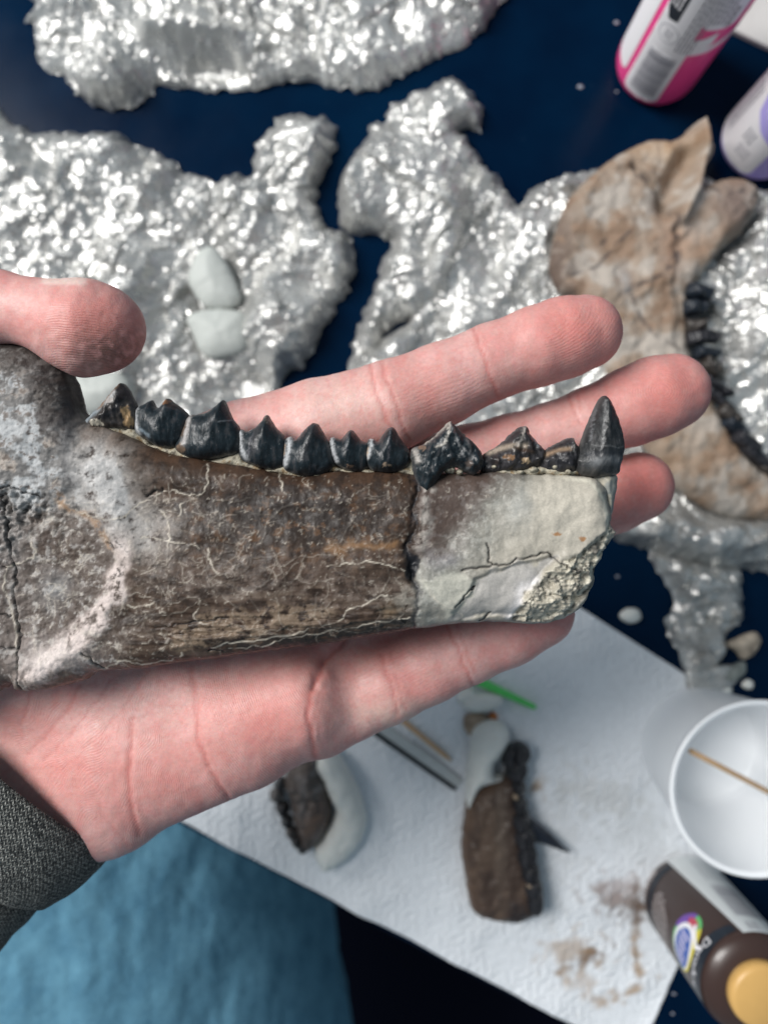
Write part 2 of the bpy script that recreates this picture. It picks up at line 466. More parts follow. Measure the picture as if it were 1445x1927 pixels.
# putty lumps lying in the left foil
chip('putty_lump', [(354, 530), (360, 495), (378, 468), (402, 464), (424, 490), (440, 522), (452, 560), (434, 580), (388, 578), (368, 556)], 'smooth grey putty lump, upper of two in foil hollow', 'putty', 8, PUTTY_GREY, 31, z0=6, R=14)
chip('putty_lump', [(352, 598), (380, 582), (420, 580), (458, 588), (468, 620), (464, 655), (440, 668), (400, 674), (376, 660), (362, 630)], 'wide grey putty lump, lower of two in foil hollow', 'putty', 9, PUTTY_GREY, 32, z0=6, R=15)
chip('putty_lump', [(140, 712), (180, 700), (225, 700), (250, 730), (220, 775), (150, 775)], 'pale grey putty lump showing under the thumb', 'putty', 11, PUTTY_GREY, 33, z0=9, R=12)

# ------------------------------------------------------------------ paper towel
def towel():
    M = Mat('paper towel')
    c = M.attr('Col', 'Color')
    M.color(c); M.set(Roughness=.95, Specular_IOR_Level=.1)
    v = M.noise(.55, 3, .6, M.coords((1, 1, 1)))
    M.bump(v, .9); M.bump(M.noise(2.5, 3), .25)
    poly = PX([(320, 1534), (1082, 1928), (1188, 1985), (1212, 1955), (1372, 1600), (1466, 1388), (1300, 1276), (1090, 1143), (762, 935)], .5)
    c0, s0 = math.cos(math.radians(-27)), math.sin(math.radians(-27))
    def zf(x, y, d):
        u = x * c0 + y * s0; w = -x * s0 + y * c0
        e = .5 * np.sin(u * 2 * math.pi / 3.4 + 1.3 * np.sin(w * .8)) * np.sin(w * 2 * math.pi / 4.2 + 1.1 * np.sin(u * .6))
        z = 1.0 + e * np.minimum(d / 2, 1) + 1.5 * fbm(x / 24, y / 24, 2, 5) + .5 * np.exp(-d / 3.)
        z = np.maximum(z, .45)
        return z, z - .35
    V, Fc, x, y, d, fr = pillow(poly, .8, zf)
    a, b = topx(x, y, 0.8)
    w1 = fbm(x / 5, y / 5, 4, 77)
    col = np.ones((len(x), 3)) * np.array([.80, .835, .87]) * (1 + .05 * fbm(x / 2.2, y / 2.2, 2, 3)[:, None])
    def stain(cx, cy, rx, ry, ang, amt, rgb):
        nonlocal col
        ca, sa = math.cos(math.radians(ang)), math.sin(math.radians(ang))
        u = (a - cx) * ca + (b - cy) * sa; v2 = -(a - cx) * sa + (b - cy) * ca
        m = np.clip(np.exp(-((u / rx) ** 2 + (v2 / ry) ** 2)) * 1.6 + .9 * w1 - .35, 0, 1) * amt * (np.exp(-((u / rx) ** 2 + (v2 / ry) ** 2)) > .02)
        col = lerp(col, rgb, m)
    br = (.16, .105, .075); tn = (.42, .29, .18); pk = (.42, .33, .31)
    stain(1105, 1800, 42, 16, -28, .95, br); stain(1075, 1790, 50, 30, 0, .6, tn); stain(1090, 1845, 30, 20, 0, .5, tn)
    stain(1197, 1800, 10, 42, -8, .9, tn); stain(1165, 1875, 45, 10, -25, .85, tn); stain(1130, 1880, 30, 12, 0, .5, tn)
    stain(1180, 1700, 60, 32, 20, .7, br); stain(1160, 1670, 40, 30, 0, .5, pk); stain(1200, 1700, 18, 22, 0, .8, br)
    stain(1010, 1482, 18, 14, 0, .8, tn); stain(1120, 1490, 90, 40, 10, .25, (.5, .47, .4)); stain(1195, 1560, 70, 60, 10, .22, (.45, .47, .46))
    stain(1030, 1700, 30, 60, 0, .2, (.45, .45, .43)); stain(1060, 1580, 40, 90, 0, .2, (.5, .5, .48))
    o = mesh('paper_towel', V, Fc, M.m, col=col)
    meta(o, 'white paper towel with brown paint smears along table edge', 'paper towel')
towel()

# ------------------------------------------------------------------ bottles
WHITE_PRINT = plain('white print', (.88, .86, .88), .45, .02)
DARK_PRINT = plain('dark print', (.02, .025, .035), .5, .02)
GREY_PRINT = plain('grey print', (.25, .25, .29), .5, .02)
class Wrap:
    """flat print wrapped on the wall of a standing cylinder; u runs to the reader's right, v up"""
    def __init__(s, root, c, R, phi): s.root, s.c, s.R, s.phi = root, c, R, phi
    def pt(s, u, v, e):
        a = s.phi + u / s.R
        return (s.c[0] + (s.R + e) * math.cos(a), s.c[1] + (s.R + e) * math.sin(a), v)
    def poly(s, quads, name, mat, e=.12, step=1.2):
        V = []; Fc = []
        for (u0, u1, v0, v1) in quads:
            n = max(1, int(abs(u1 - u0) / step)); b = len(V)
            for i in range(n + 1):
                u = u0 + (u1 - u0) * i / n
                V += [s.pt(u, v0, e), s.pt(u, v1, e)]
            for i in range(n): Fc.append([b + 2 * i, b + 2 * i + 2, b + 2 * i + 3, b + 2 * i + 1])
        return mesh(name, V, Fc, mat, s.root)
    def shape(s, pts, name, mat, e=.16, parent=None):
        """filled outline in (u, v), gridded so that it follows the wall"""
        pts = np.asarray(pts, float)
        V2, F2 = fillgrid(pts, .6)
        V = [s.pt(u, v, e) for u, v in V2]
        return mesh(name, V, F2, mat, parent or s.root)
    def text(s, body, size, u, v, name, mat, e=.2, rot=0, bold=0.0):
        cu = bpy.data.curves.new(name, 'FONT'); cu.body = body; cu.size = size; cu.align_x = 'CENTER'; cu.align_y = 'CENTER'
        cu.offset = bold; cu.resolution_u = 2
        o = bpy.data.objects.new(name, cu); COL.objects.link(o)
        dg = bpy.context.evaluated_depsgraph_get()
        me = o.evaluated_get(dg).to_mesh()
        v2 = [tuple(q.co) for q in me.vertices]; f2 = [list(p.vertices) for p in me.polygons]
        o.evaluated_get(dg).to_mesh_clear()
        COL.objects.unlink(o); bpy.data.objects.remove(o); bpy.data.curves.remove(cu)
        c, q = math.cos(rot), math.sin(rot)
        V = [s.pt(u + x * c - y * q, v + x * q + y * c, e) for x, y, _ in v2]
        if V: return mesh(name, V, f2, mat, s.root)
def fillgrid(pts, res):
    x0, y0 = pts.min(0) - res; x1, y1 = pts.max(0) + res
    nx = int((x1 - x0) / res) + 1; ny = int((y1 - y0) / res) + 1
    X, Y = np.meshgrid(x0 + np.arange(nx) * res, y0 + np.arange(ny) * res, indexing='ij')
    d, bx, by = polydist(X, Y, pts); ins = d > 0
    out = ~ins; X = np.where(out, bx, X); Y = np.where(out, by, Y)
    idx = np.arange(nx * ny).reshape(nx, ny)
    anyin = ins[:-1, :-1] | ins[1:, :-1] | ins[1:, 1:] | ins[:-1, 1:]
    q = np.stack([idx[:-1, :-1][anyin], idx[1:, :-1][anyin], idx[1:, 1:][anyin], idx[:-1, 1:][anyin]], 1)
    us, inv = np.unique(q, return_inverse=True)
    return np.stack([X.ravel()[us], Y.ravel()[us]], 1), inv.reshape(q.shape)
def rrect(u0, u1, v0, v1, r, n=5):
    out = []
    for cx, cy, a0 in ((u1 - r, v1 - r, 0), (u0 + r, v1 - r, 90), (u0 + r, v0 + r, 180), (u1 - r, v0 + r, 270)):
        for i in range(n + 1):
            a = math.radians(a0 + 90 * i / n); out.append((cx + r * math.cos(a), cy + r * math.sin(a)))
    return out
def disc(u, v, r, n=28, ru=None): return [(u + (ru or r) * math.cos(2 * math.pi * i / n), v + r * math.sin(2 * math.pi * i / n)) for i in range(n)]
def bars(u0, u1, v0, v1, seed, horizontal=True):
    rng = random.Random(seed); q = []; v = v0
    while v < v1 - .4:
        w = rng.choice([.35, .35, .7, 1.0]); q.append((u0, u1, v, min(v + w, v1))); v += w + rng.choice([.3, .45, .7])
    return q
def lines(u0, u1, v0, v1, gap, seed, along=True):
    """rows of broken dashes: print too small to read"""
    rng = random.Random(seed); q = []
    if along:       # rows run up the bottle
        u = u0
        while u < u1:
            v = v0
            while v < v1:
                l = rng.uniform(1.0, 3.2); q.append((u, u + gap * .42, v, min(v + l, v1))); v += l + .55
            u += gap
    else:
        v = v0
        while v < v1:
            u = u0
            while u < u1:
                l = rng.uniform(1.0, 3.0); q.append((u, min(u + l, u1), v, v + gap * .42)); u += l + .55
            v += gap
    return q

def bottle(name, label, base_px, R, hbody, body_col, cap_col, capprof, phi=None, group='craft paint bottles'):
    c = P(base_px[0], base_px[1], 0)
    root = thing(name, label, 'paint bottle', (c[0], c[1], 0), group)
    bm = plain(name + ' plastic', body_col, .35, .04, .1, coat=.15, sss=.1)
    prof = [(R - 5, 0.3), (R - 2.6, .5), (R - 1.0, 1.6), (R - .2, 3.6), (R, 6), (R, hbody), (R - .5, hbody + 1.8), (R - 2, hbody + 3.4), (R - 5, hbody + 4.8), (R - 8, hbody + 5.4)]
    V, Fc = lathe(prof, 56, (c[0], c[1], 0)); mesh('body', V, Fc, bm, root)
    V, Fc = lathe([(r, hbody + z) for r, z in capprof], 40, (c[0], c[1], 0)); mesh('cap', V, Fc, plain(name + ' cap', cap_col, .4, .03), root)
    if phi is None: phi = math.atan2(-c[1], -c[0])
    return root, Wrap(root, c, R, phi)

CAP = [(8.2, 5.0), (8.4, 15), (8.0, 17), (6.4, 17.8)]
root, w = bottle('paint_bottle', 'pink paint bottle with white barcode label', (1232, 128), 17, 88, (.92, .075, .30), (.8, .8, .82), CAP)
w.shape(rrect(-8, 7.6, 5.5, 37, 2.5) , 'label', WHITE_PRINT, .12)
w.shape([(-8, 34), (7.6, 34), (7.6, 38), (14, 43), (14, 50), (8, 46), (6.5, 44), (6.5, 80), (-8, 80)], 'label', WHITE_PRINT, .13)
w.shape(rrect(6.5, 18.5, 52, 86, 3), 'label', WHITE_PRINT, .12)
w.shape(rrect(-23, -10.6, 10, 84, 3), 'label', WHITE_PRINT, .12)
w.shape([(7, 37), (14, 38.5), (22, 43), (28, 50), (28, 52.5), (21, 46), (14, 42), (7, 41)], 'label_swoosh', WHITE_PRINT, .14)
w.poly(bars(-5.4, 5.6, 8.5, 33.5, 4), 'barcode', GREY_PRINT, .22)
w.shape([(-7.5, 66), (-7.5, 55), (-5.2, 50), (-1.5, 51), (-1.5, 66)], 'emblem', DARK_PRINT, .2)
w.poly(lines(-6.6, -2.2, 56, 65, 1.5, 3), 'fine_print', WHITE_PRINT, .28)
w.shape(disc(-2.2, 44, 4.2), 'seal', GREY_PRINT, .18)
w.shape(disc(-2.2, 44, 3.9), 'seal', WHITE_PRINT, .22)
w.poly(lines(-3.6, -.8, 42.2, 46, 1.1, 31, False), 'fine_print', GREY_PRINT, .26)
w.poly(lines(2.6, 8.6, 38, 70, 1.25, 5), 'fine_print', GREY_PRINT, .2)
w.poly(lines(8.8, 13.6, 55, 72, 1.25, 6), 'fine_print', GREY_PRINT, .2)
w.poly(lines(14.0, 16.2, 53, 64, 1.1, 32), 'fine_print', DARK_PRINT, .24)

root, w = bottle('paint_bottle', 'lilac paint bottle with white label beside tan fossil jaw', (1424, 270), 16.5, 70, (.42, .34, .78), (.8, .8, .82), CAP)
w.shape(rrect(-22, 6.5, 5.5, 66, 2.5), 'label', WHITE_PRINT, .12)
w.shape([(-11, 66), (-10.5, 44), (-8, 35.5), (-2, 30), (6, 26.5), (16, 25), (16, 66)], 'label_panel', plain('lilac print', (.46, .40, .84), .4, .02), .2)
w.shape([(-8.5, 66), (-8, 46), (-5.5, 39.5), (0, 35), (8, 32), (16, 31), (16, 66)], 'label_panel', plain('pale lilac print', (.62, .58, .92), .4, .02), .28)
w.poly(lines(-17, -13, 12, 40, 1.7, 8), 'fine_print', GREY_PRINT, .2)
w.poly(lines(-5, 1, 12, 17, 1.6, 9, False), 'fine_print', GREY_PRINT, .2)
w.poly(lines(-6, -1, 20, 27, 1.7, 10), 'fine_print', GREY_PRINT, .2)

BCAP = [(10.3, 3.0), (10.6, 7.6), (10.2, 9.0), (9.0, 9.6)]
root, w = bottle('paint_bottle', 'brown paint bottle with tan cap and rainbow oval logo', (1285, 1684), 17.4, 58, (.045, .024, .019), (.62, .37, .12), BCAP)
w.shape([(-23, 3.4), (-3.2, 3.4), (-8.2, 60), (-23, 60)], 'label', plain('white stripe', (.70, .73, .73), .45, .03), .12)
w.poly(bars(-20, -10.5, 28, 50, 14), 'barcode', GREY_PRINT, .2)
w.poly(lines(-19, -10.5, 8, 24, 1.8, 15), 'fine_print', plain('pale print', (.45, .47, .49), .5), .18)
w.poly(lines(-15, -11.2, 54, 58.5, 1.2, 16, False), 'fine_print', GREY_PRINT, .2)
NB = plain('dark label band', (.004, .010, .020), .4, .02)
w.shape([(-3.0, 6.4), (2, 6.6), (8, 7.2), (16, 8), (24, 8), (24, 15), (17, 13.6), (11, 12.4), (4, 10.4), (-3.0, 10)], 'label_band', NB, .1)
w.shape([(-6.8, 58), (-6.4, 54), (0, 53.4), (8, 53), (14, 52), (20, 51), (25, 50), (25, 59.5), (10, 59.6)], 'label_band', NB, .1)
TX = plain('pale lettering', (.50, .45, .44), .5, .02)
for k, (u0, u1) in enumerate([(8, 19), (6.4, 20), (6, 21), (7.4, 21), (6.8, 22), (8.6, 22), (9.4, 23), (10.5, 23), (12, 23)]):
    w.poly(lines(u0, u1, 14 + k * 1.8, 14.6 + k * 1.8, 1.8, 17 + k, False), 'fine_print', TX, .2)
w.poly([(u, u + 1.0, 3.6 + (i % 2) * .3, 6.0) for i, u in enumerate(np.arange(3, 15, 1.5))], 'fine_print', TX, .22)
LU, LV = 10.2, 43.5
ov = lambda r, ru: disc(LU, LV, r, 36, ru)
arc = lambda a0, a1, ru, r: [(LU + ru * math.cos(t), LV + r * math.sin(t)) for t in np.linspace(a0, a1, 16)] + [(LU, LV)]
w.shape(ov(8.4, 10.0), 'logo_ring', plain('logo green', (.12, .5, .16), .4), .15)
w.shape(arc(.1, 2.5, 10.1, 8.5), 'logo_ring', plain('logo yellow', (.72, .62, .06), .4), .17)
w.shape(arc(3.3, 4.6, 10.1, 8.5), 'logo_ring', plain('logo purple', (.16, .07, .36), .4), .18)
w.shape(arc(2.6, 3.7, 8.4, 6.9), 'logo_ring', plain('logo red', (.5, .06, .10), .4), .19)
w.shape(disc(LU + 1.8, LV - .2, 7.0, 36, 7.6), 'logo_ring', WHITE_PRINT, .22)
w.shape(disc(LU + 2.4, LV, 5.6, 36, 6.6), 'logo_field', plain('logo blue', (.03, .10, .40), .4), .26)
w.shape([(LU - 6.5, LV + 1), (LU - 3.5, LV + 5), (LU - 1.5, LV + 8.5), (LU - 2.8, LV + 11), (LU - 4.2, LV + 10.4), (LU - 3, LV + 8.8), (LU - 5, LV + 5.4), (LU - 7.6, LV + 2)], 'logo_swoosh', WHITE_PRINT, .3)
for k in range(6):
    u_ = LU - 2.6 + k * 1.7
    w.shape([(u_, LV - 3.2), (u_ + .8, LV - 3.2), (u_ + 1.5, LV + 3 - (k % 2)), (u_ + .6, LV + 3 - (k % 2))], 'logo_script', plain('logo script', (.62, .58, .78), .4) if k == 0 else bpy.data.materials['logo script'], .32)
w.text('DecoArt', 5.0, 11.0, 54.6, 'lettering', WHITE_PRINT, .22, rot=-.04)

# white box in the top right corner
c0 = P(1375, 66, 0); c1 = P(1520, 136, 0)
dv = (c1 - c0)[:2]; dv /= np.linalg.norm(dv); nv = np.array([-dv[1], dv[0]])
bx = [c0[:2] - dv * 6, c0[:2] + dv * 70, c0[:2] + dv * 70 + nv * 45, c0[:2] - dv * 6 + nv * 45]
Vb = np.array([(q[0], q[1], z) for z in (0.2, 3.2) for q in bx])
o = mesh('card', Vb, [[3, 2, 1, 0], [4, 5, 6, 7]] + [[i, (i + 1) % 4, (i + 1) % 4 + 4, i + 4] for i in range(4)], plain('white card', (.60, .58, .56), .8, .05, .1, .1, .4), smooth=False)
bevel(o, .6); meta(o, 'off white card lying flat behind the pink bottle', 'card')

# ------------------------------------------------------------------ cup and stick
cc = P(1312, 1400, 0)
Mc = Mat('white cup plastic'); Mc.color((.90, .92, .94)); Mc.set(Roughness=.35, Subsurface_Weight=.1, Subsurface_Radius=(1., 1., 1.), Subsurface_Scale=.003)
Mc.bump(Mc.noise(.1, 2), .05)
prof = [(14, 2.2), (21.5, 1.2), (22.4, .4), (23.2, .6), (23.6, 2.0)]
for i in range(1, 11): prof.append((23.6 + (29.2 - 23.6) * i / 10, 2 + 48.5 * i / 10))
prof += [(30.2, 50.6), (30.6, 51.3), (30.3, 52.1), (29.4, 52.3), (28.6, 51.8), (28.4, 50.5)]
for i in range(1, 11): prof.append((28.4 - (28.4 - 22.4) * i / 10, 50.5 - 46 * i / 10))
prof += [(20.5, 3.4), (10, 3.2), (2, 3.2)]
V, Fc = lathe(prof, 72, (cc[0], cc[1], 0))
o = mesh('cup', V, Fc, Mc.m); meta(o, 'white plastic mixing cup with a wooden stick inside', 'cup')
WOOD = plain('pale wood', (.55, .36, .20), .7, .15, .6, .1, 1.5)
a = P(1298, 1413, 43); b = P(1475, 1506, 30)
V, Fc, _ = tube([a, a * .6 + b * .4, b], [1.0, 1.0, 1.0], 10)
meta(mesh('mixing_stick', V, Fc, WOOD), 'thin wooden stick leaning across inside the white cup', 'stick')

# ------------------------------------------------------------------ tools on the towel
a = P(700, 1350, 3.2); b = P(868, 1472, 3.2)
dirv = (b - a) / np.linalg.norm(b - a); nrm = np.array([-dirv[1], dirv[0], 0])
root = thing('metal_file', 'flat grey metal tool with dark edge under the little finger', 'tool', (a[0], a[1], 1.6))
def bar(a, b, wd, z0, z1, taper=.75):
    V = []
    for p, s_ in ((a, 1), (b, taper)):
        for sg in (-1, 1):
            for z in (z0, z1): V.append((*(p[:2] + nrm[:2] * wd * sg * s_), z))
    return np.array(V), [[0, 1, 3, 2], [4, 6, 7, 5], [0, 4, 5, 1], [2, 3, 7, 6], [0, 2, 6, 4], [1, 5, 7, 3]]
o = mesh('blade', *bar(a - nrm * 1., b - nrm * 1., 2.6, 1.8, 3.0), plain('brushed steel', (.55, .55, .53), .4, .08, .4, metal=.6), root, smooth=False); bevel(o, .3)
o = mesh('dark_edge', *bar(a - nrm * 4.6, b - nrm * 3.9, 1.0, 1.7, 3.4), plain('dark steel', (.02, .025, .03), .4, metal=.3), root, smooth=False); bevel(o, .25)
a = P(735, 1338, 4.5); b = P(850, 1432, 3)
V, Fc, _ = tube([a, a * .1 + b * .9, b], [1.1, 1.0, .35], 10)
meta(mesh('toothpick', V, Fc, WOOD), 'wooden toothpick lying along the grey metal tool', 'toothpick')
a = P(880, 1272, 3); b = P(1008, 1332, 3)
dirv = (b - a) / np.linalg.norm(b - a); nrm = np.array([-dirv[1], dirv[0], 0])
o = mesh('plastic_stick', *bar(a, b, 2.1, 1.6, 4.2, .45), plain('bright green plastic', (.10, .62, .13), .4, .03), smooth=False); bevel(o, .7)
meta(o, 'bright green plastic stick on the paper towel', 'stick')
chip('putty_ball', [(860, 1312), (872, 1298), (890, 1296), (900, 1308), (886, 1322), (866, 1324)], 'white putty ball half hidden by the little finger', 'putty', 5, PUTTY, 41, z0=1)
chip('putty_ball', [(872, 1318), (888, 1306), (918, 1304), (944, 1310), (942, 1326), (922, 1338), (892, 1342), (874, 1334)], 'flat white putty ball beside the green stick', 'putty', 6, PUTTY, 42, z0=1, R=4)
chip('fossil_chip', [(872, 1352), (890, 1342), (915, 1344), (925, 1358), (915, 1378), (895, 1388), (878, 1380)], 'tan fossil chip between putty ball and small jaw', 'fossil', 5, TAN, 43, z0=1, col=(.33, .25, .18))
chip('fossil_chip', [(918, 1344), (930, 1340), (937, 1350), (930, 1360), (920, 1357)], 'small orange fossil chip beside the tan chip', 'fossil', 3, TAN, 44, z0=1, col=(.5, .17, .05))

# ------------------------------------------------------------------ fossil pieces lying about
def slab(name, px, zpx, z0, hgt, mat, parent, colf, seed, R=5, res=.6, n=6, rough=.3, detail=.5, extra=None):
    out = roughen(spline(PX(px, zpx), n), rough, .4, seed)
    def zf(x, y, d):
        h = z0 + hgt * (.3 + .7 * dome(d, R)) + detail * fbm(x / 4, y / 4, 4, seed) * np.minimum(d / 2, 1)
        if extra is not None:
            a, b = topx(x, y, zpx); h = h + extra(a, b) * np.minimum(d / 2, 1)
        return h, z0 + .3 * hgt - .3 * hgt * dome(d, R * .5)
    V, Fc, x, y, d, fr = pillow(out, res, zf)
    a, b = topx(x, y, zpx)
    return mesh(name, V, Fc, mat, parent, col=colf(a, b, x, y, d))
def tooth(parent, px, zpx, z0, hgt, seed, tone=(.016, .02, .026), R=3, res=.3, extra=None, colf=None, label=None, n=5, rough=.06, jag=.3):
    out = roughen(spline(PX(px, zpx), n), rough, .8, seed)
    wd = np.ptp(out[:, 0]); tip = out[np.argmax(out[:, 1])]; base = np.array([out[:, 0].mean() - .08 * wd, out[:, 1].min()]); mid = (tip + base) / 2 + np.array([-.04 * wd, 0])
    def zf(x, y, d):
        rd_ = linedist(x, y, [tip, mid, base])
        lob = .74 + .34 * np.exp(-(rd_ / (wd * .2)) ** 2)
        h = hgt * dome(d, R) * lob + jag * fbm(x / 2.2, y / 3.0, 3, seed) * np.minimum(d / 1.2, 1)
        if extra is not None: h = h + extra(x, y, d)
        return z0 + h, z0 - hgt * .8 * dome(d, R)
    V, Fc, x, y, d, fr = pillow(out, res, zf)
    a, b = topx(x, y, zpx)
    if colf is None:
        m = fbm(x / 1.2, y / 3, 3, seed + 2)
        c = np.ones((len(x), 3)) * np.array(tone) * (1 + .5 * m[:, None])
    else: c = colf(a, b, x, y, d)
    o = mesh('tooth', V, Fc, TOOTH, parent, col=c)
    if label: o['label'] = label
    return o

# tan jaw in the foil cradle (right)
c = P(1250, 600, 8)
tj = thing('fossil_jaw', 'tan fossil jaw with black teeth lying in the foil cradle', 'fossil jaw', (c[0], c[1], 8))
def tanf(a, b, x, y, d):
    n1 = fbm(x / 14, y / 14, 4, 61); n2 = fbm(x / 4, y / 4, 4, 62)
    col = np.ones((len(x), 3)) * np.array([.335, .26, .20])
    col = lerp(col, (.27, .18, .12), sstep(.1, .55, n1 + .3 * n2))
    col = lerp(col, (.46, .415, .365), sstep(.0, .4, -n1 + .25 * n2) * .85)
    col = lerp(col, (.44, .28, .15), .55 * gs(a, b, 1240, 285, 60, 30))
    col = lerp(col, (.20, .15, .125), .95 * np.clip(1.3 * gs(a, b, 1392, 392, 62, 52), 0, 1) * sstep(-.9, .1, n1))
    col = lerp(col, (.21, .12, .075), .7 * gs(a, b, 1255, 480, 22, 70))
    col = lerp(col, (.44, .29, .2), .6 * gs(a, b, 1290, 460, 40, 40))
    col = lerp(col, (.13, .09, .07), .95 * sstep(1105, 1040, a - (b - 450) * .1) * sstep(.7, .0, n2))
    col = lerp(col, (.36, .24, .15), .5 * gs(a, b, 1280, 850, 60, 60))
    for ln, wd in (([(1188, 318), (1215, 342), (1238, 368), (1262, 398), (1268, 440)], 3.5), ([(1070, 520), (1120, 505), (1150, 470), (1180, 440)], 3), ([(1160, 560), (1200, 540), (1240, 525), (1260, 490)], 4), ([(1120, 470), (1135, 455)], 4), ([(1265, 440), (1268, 475), (1262, 510)], 6), ([(1180, 560), (1200, 600), (1230, 640)], 3), ([(1330, 360), (1362, 372), (1390, 366)], 3), ([(1240, 640), (1270, 660)], 3)):
        col = lerp(col, (.05, .04, .04), .95 * np.exp(-(linedist(a, b, ln) / wd) ** 2) * sstep(-.5, .2, n2))
    col = lerp(col, (.3, .31, .32), .6 * gs(a, b, 1170, 530, 12, 26))
    return col
def tanx(a, b):
    return (6.5 * np.exp(-(linedist(a, b, [(1312, 232), (1318, 300), (1300, 360), (1270, 420)]) / 12) ** 2) - 7 * np.exp(-(linedist(a, b, [(1290, 300), (1262, 350), (1248, 390)]) / 20) ** 2)
            + 2.5 * gs(a, b, 1370, 400, 70, 40) - 3.5 * np.exp(-(linedist(a, b, [(1188, 318), (1238, 368), (1262, 398), (1268, 440)]) / 6) ** 2) + .5 * np.sign(pn(a / 70, b / 70, 66)) * sstep(0, .12, np.abs(pn(a / 70, b / 70, 66))) - 1.5 * gs(a, b, 1130, 470, 60, 70)
            + 2.5 * np.exp(-(linedist(a, b, [(1100, 560), (1190, 540), (1280, 520)]) / 25) ** 2))
slab('bone', [(1036, 500), (1046, 440), (1066, 382), (1092, 346), (1132, 311), (1176, 281), (1226, 259), (1268, 260), (1290, 247), (1313, 229), (1338, 258), (1349, 276), (1330, 312), (1318, 352), (1350, 337), (1390, 331), (1424, 350), (1430, 384), (1402, 430), (1360, 466), (1332, 502), (1304, 545), (1296, 600), (1300, 660), (1325, 710), (1350, 765), (1378, 820), (1415, 866), (1460, 895), (1530, 930), (1530, 1000), (1445, 980), (1382, 974), (1330, 955), (1278, 920), (1236, 870), (1180, 770), (1128, 660), (1088, 565), (1055, 545)], 16, 9, 10, TAN, tj, tanf, 60, R=6, res=.8, extra=tanx, detail=.7)
rngt = random.Random(5)
tc = [(1316, 548, 0), (1318, 578, 0), (1320, 608, 5), (1324, 636, 5), (1332, 664, 15), (1344, 692, 20), (1352, 724, 22), (1362, 752, 25), (1374, 782, 30), (1390, 808, 35), (1408, 836, 40), (1430, 862, 45), (1452, 886, 40)]
for i, (x, y, an) in enumerate(tc):
    L = rngt.uniform(20, 36); wv = rngt.uniform(9, 15); an += rngt.uniform(-14, 14); x += rngt.uniform(-5, 6); y += rngt.uniform(-3, 3)
    ca, sa = math.cos(math.radians(an)), math.sin(math.radians(an))
    q = [(-L, -wv), (0, -wv * rngt.uniform(.8, 1.2)), (L * .8, -wv * .7), (L * rngt.uniform(.8, 1.15), rngt.uniform(-6, 6)), (L * .6, wv * .9), (0, wv * rngt.uniform(.7, 1.1)), (-L, wv), (-L * 1.1, 0)]
    tooth(tj, [(x + u * ca - v * sa, y + u * sa + v * ca) for u, v in q], 19, 16.5 + rngt.uniform(-1, 1.5), rngt.uniform(3.5, 5.5), 70 + i, R=2, res=.6, tone=rngt.choice([(.012, .017, .025), (.02, .02, .024), (.04, .034, .03)]), jag=1.0)

# small jaw with the white putty end, lying on the paper towel
c = P(945, 1580, 1.5)
sj = thing('fossil_jaw', 'small brown fossil jaw with white putty end on paper towel', 'fossil jaw', (c[0], c[1], 1.5))
def brownf(a, b, x, y, d):
    n1 = fbm(x / 9, y / 22, 4, 81); n2 = fbm(x / 2.5, y / 4, 4, 82)
    col = np.ones((len(x), 3)) * np.array([.058, .038, .029])
    col = lerp(col, (.105, .07, .05), sstep(-.1, .5, n1 + .3 * n2))
    col = lerp(col, (.17, .10, .06), .6 * np.exp(-np.abs(d - .8) / 1.2) * sstep(950, 900, a))
    col = lerp(col, (.17, .13, .10), .5 * gs(a, b, 940, 1560, 12, 120))
    col = lerp(col, (.022, .02, .022), .8 * sstep(1675, 1725, b + 30 * n2) * sstep(930, 970, a))
    return col
slab('bone', [(882, 1498), (912, 1478), (950, 1462), (975, 1440), (985, 1470), (990, 1530), (1000, 1600), (1012, 1650), (1026, 1692), (1014, 1722), (975, 1742), (930, 1738), (890, 1720), (878, 1665), (869, 1600), (875, 1540)], 9, 1.5, 11, BONE, sj, brownf, 80, R=7, res=.6, detail=.7)
slab('putty', [(878, 1506), (880, 1460), (886, 1420), (890, 1385), (908, 1366), (938, 1362), (957, 1376), (961, 1402), (950, 1424), (936, 1440), (934, 1462), (952, 1468), (940, 1476), (912, 1484), (898, 1500), (884, 1530)], 11, 1.6, 13.5, PUTTY, sj, lambda a, b, x, y, d: np.ones((len(x), 3)), 85, R=6, res=.6, detail=.3)
for i, (x, y) in enumerate([(962, 1425), (980, 1420), (972, 1452), (977, 1484), (978, 1516), (982, 1548), (988, 1580), (992, 1612), (998, 1644), (1004, 1674), (1008, 1702)]):
    r = rngt.uniform(17, 23)
    q = [(x + r * .95 * math.cos(t) * rngt.uniform(.85, 1.1), y + r * 1.1 * math.sin(t) * rngt.uniform(.85, 1.1)) for t in np.linspace(0, 2 * math.pi, 8)[:-1]]
    tooth(sj, q, 13, 10.5, 5.5, 90 + i, R=2, res=.5, tone=(.017, .017, .02))
for i, (x, y) in enumerate([(986, 1612), (998, 1668), (972, 1500)]):
    slab('matrix', [(x - 7, y), (x, y - 6), (x + 7, y + 1), (x, y + 7)], 15, 13, 2.6, MATRIX, sj, lambda a, b, x, y, d: np.ones((len(x), 3)) * np.array([.36, .28, .2]), 110 + i, R=1.5, res=.5)
o = tooth(sj, [(990, 1538), (1010, 1548), (1036, 1570), (1058, 1592), (1074, 1606), (1050, 1600), (1020, 1588), (994, 1582)], 8, 7, 3.2, 120, R=2.5, res=.5, tone=(.012, .016, .026), label='long pointed black tooth')

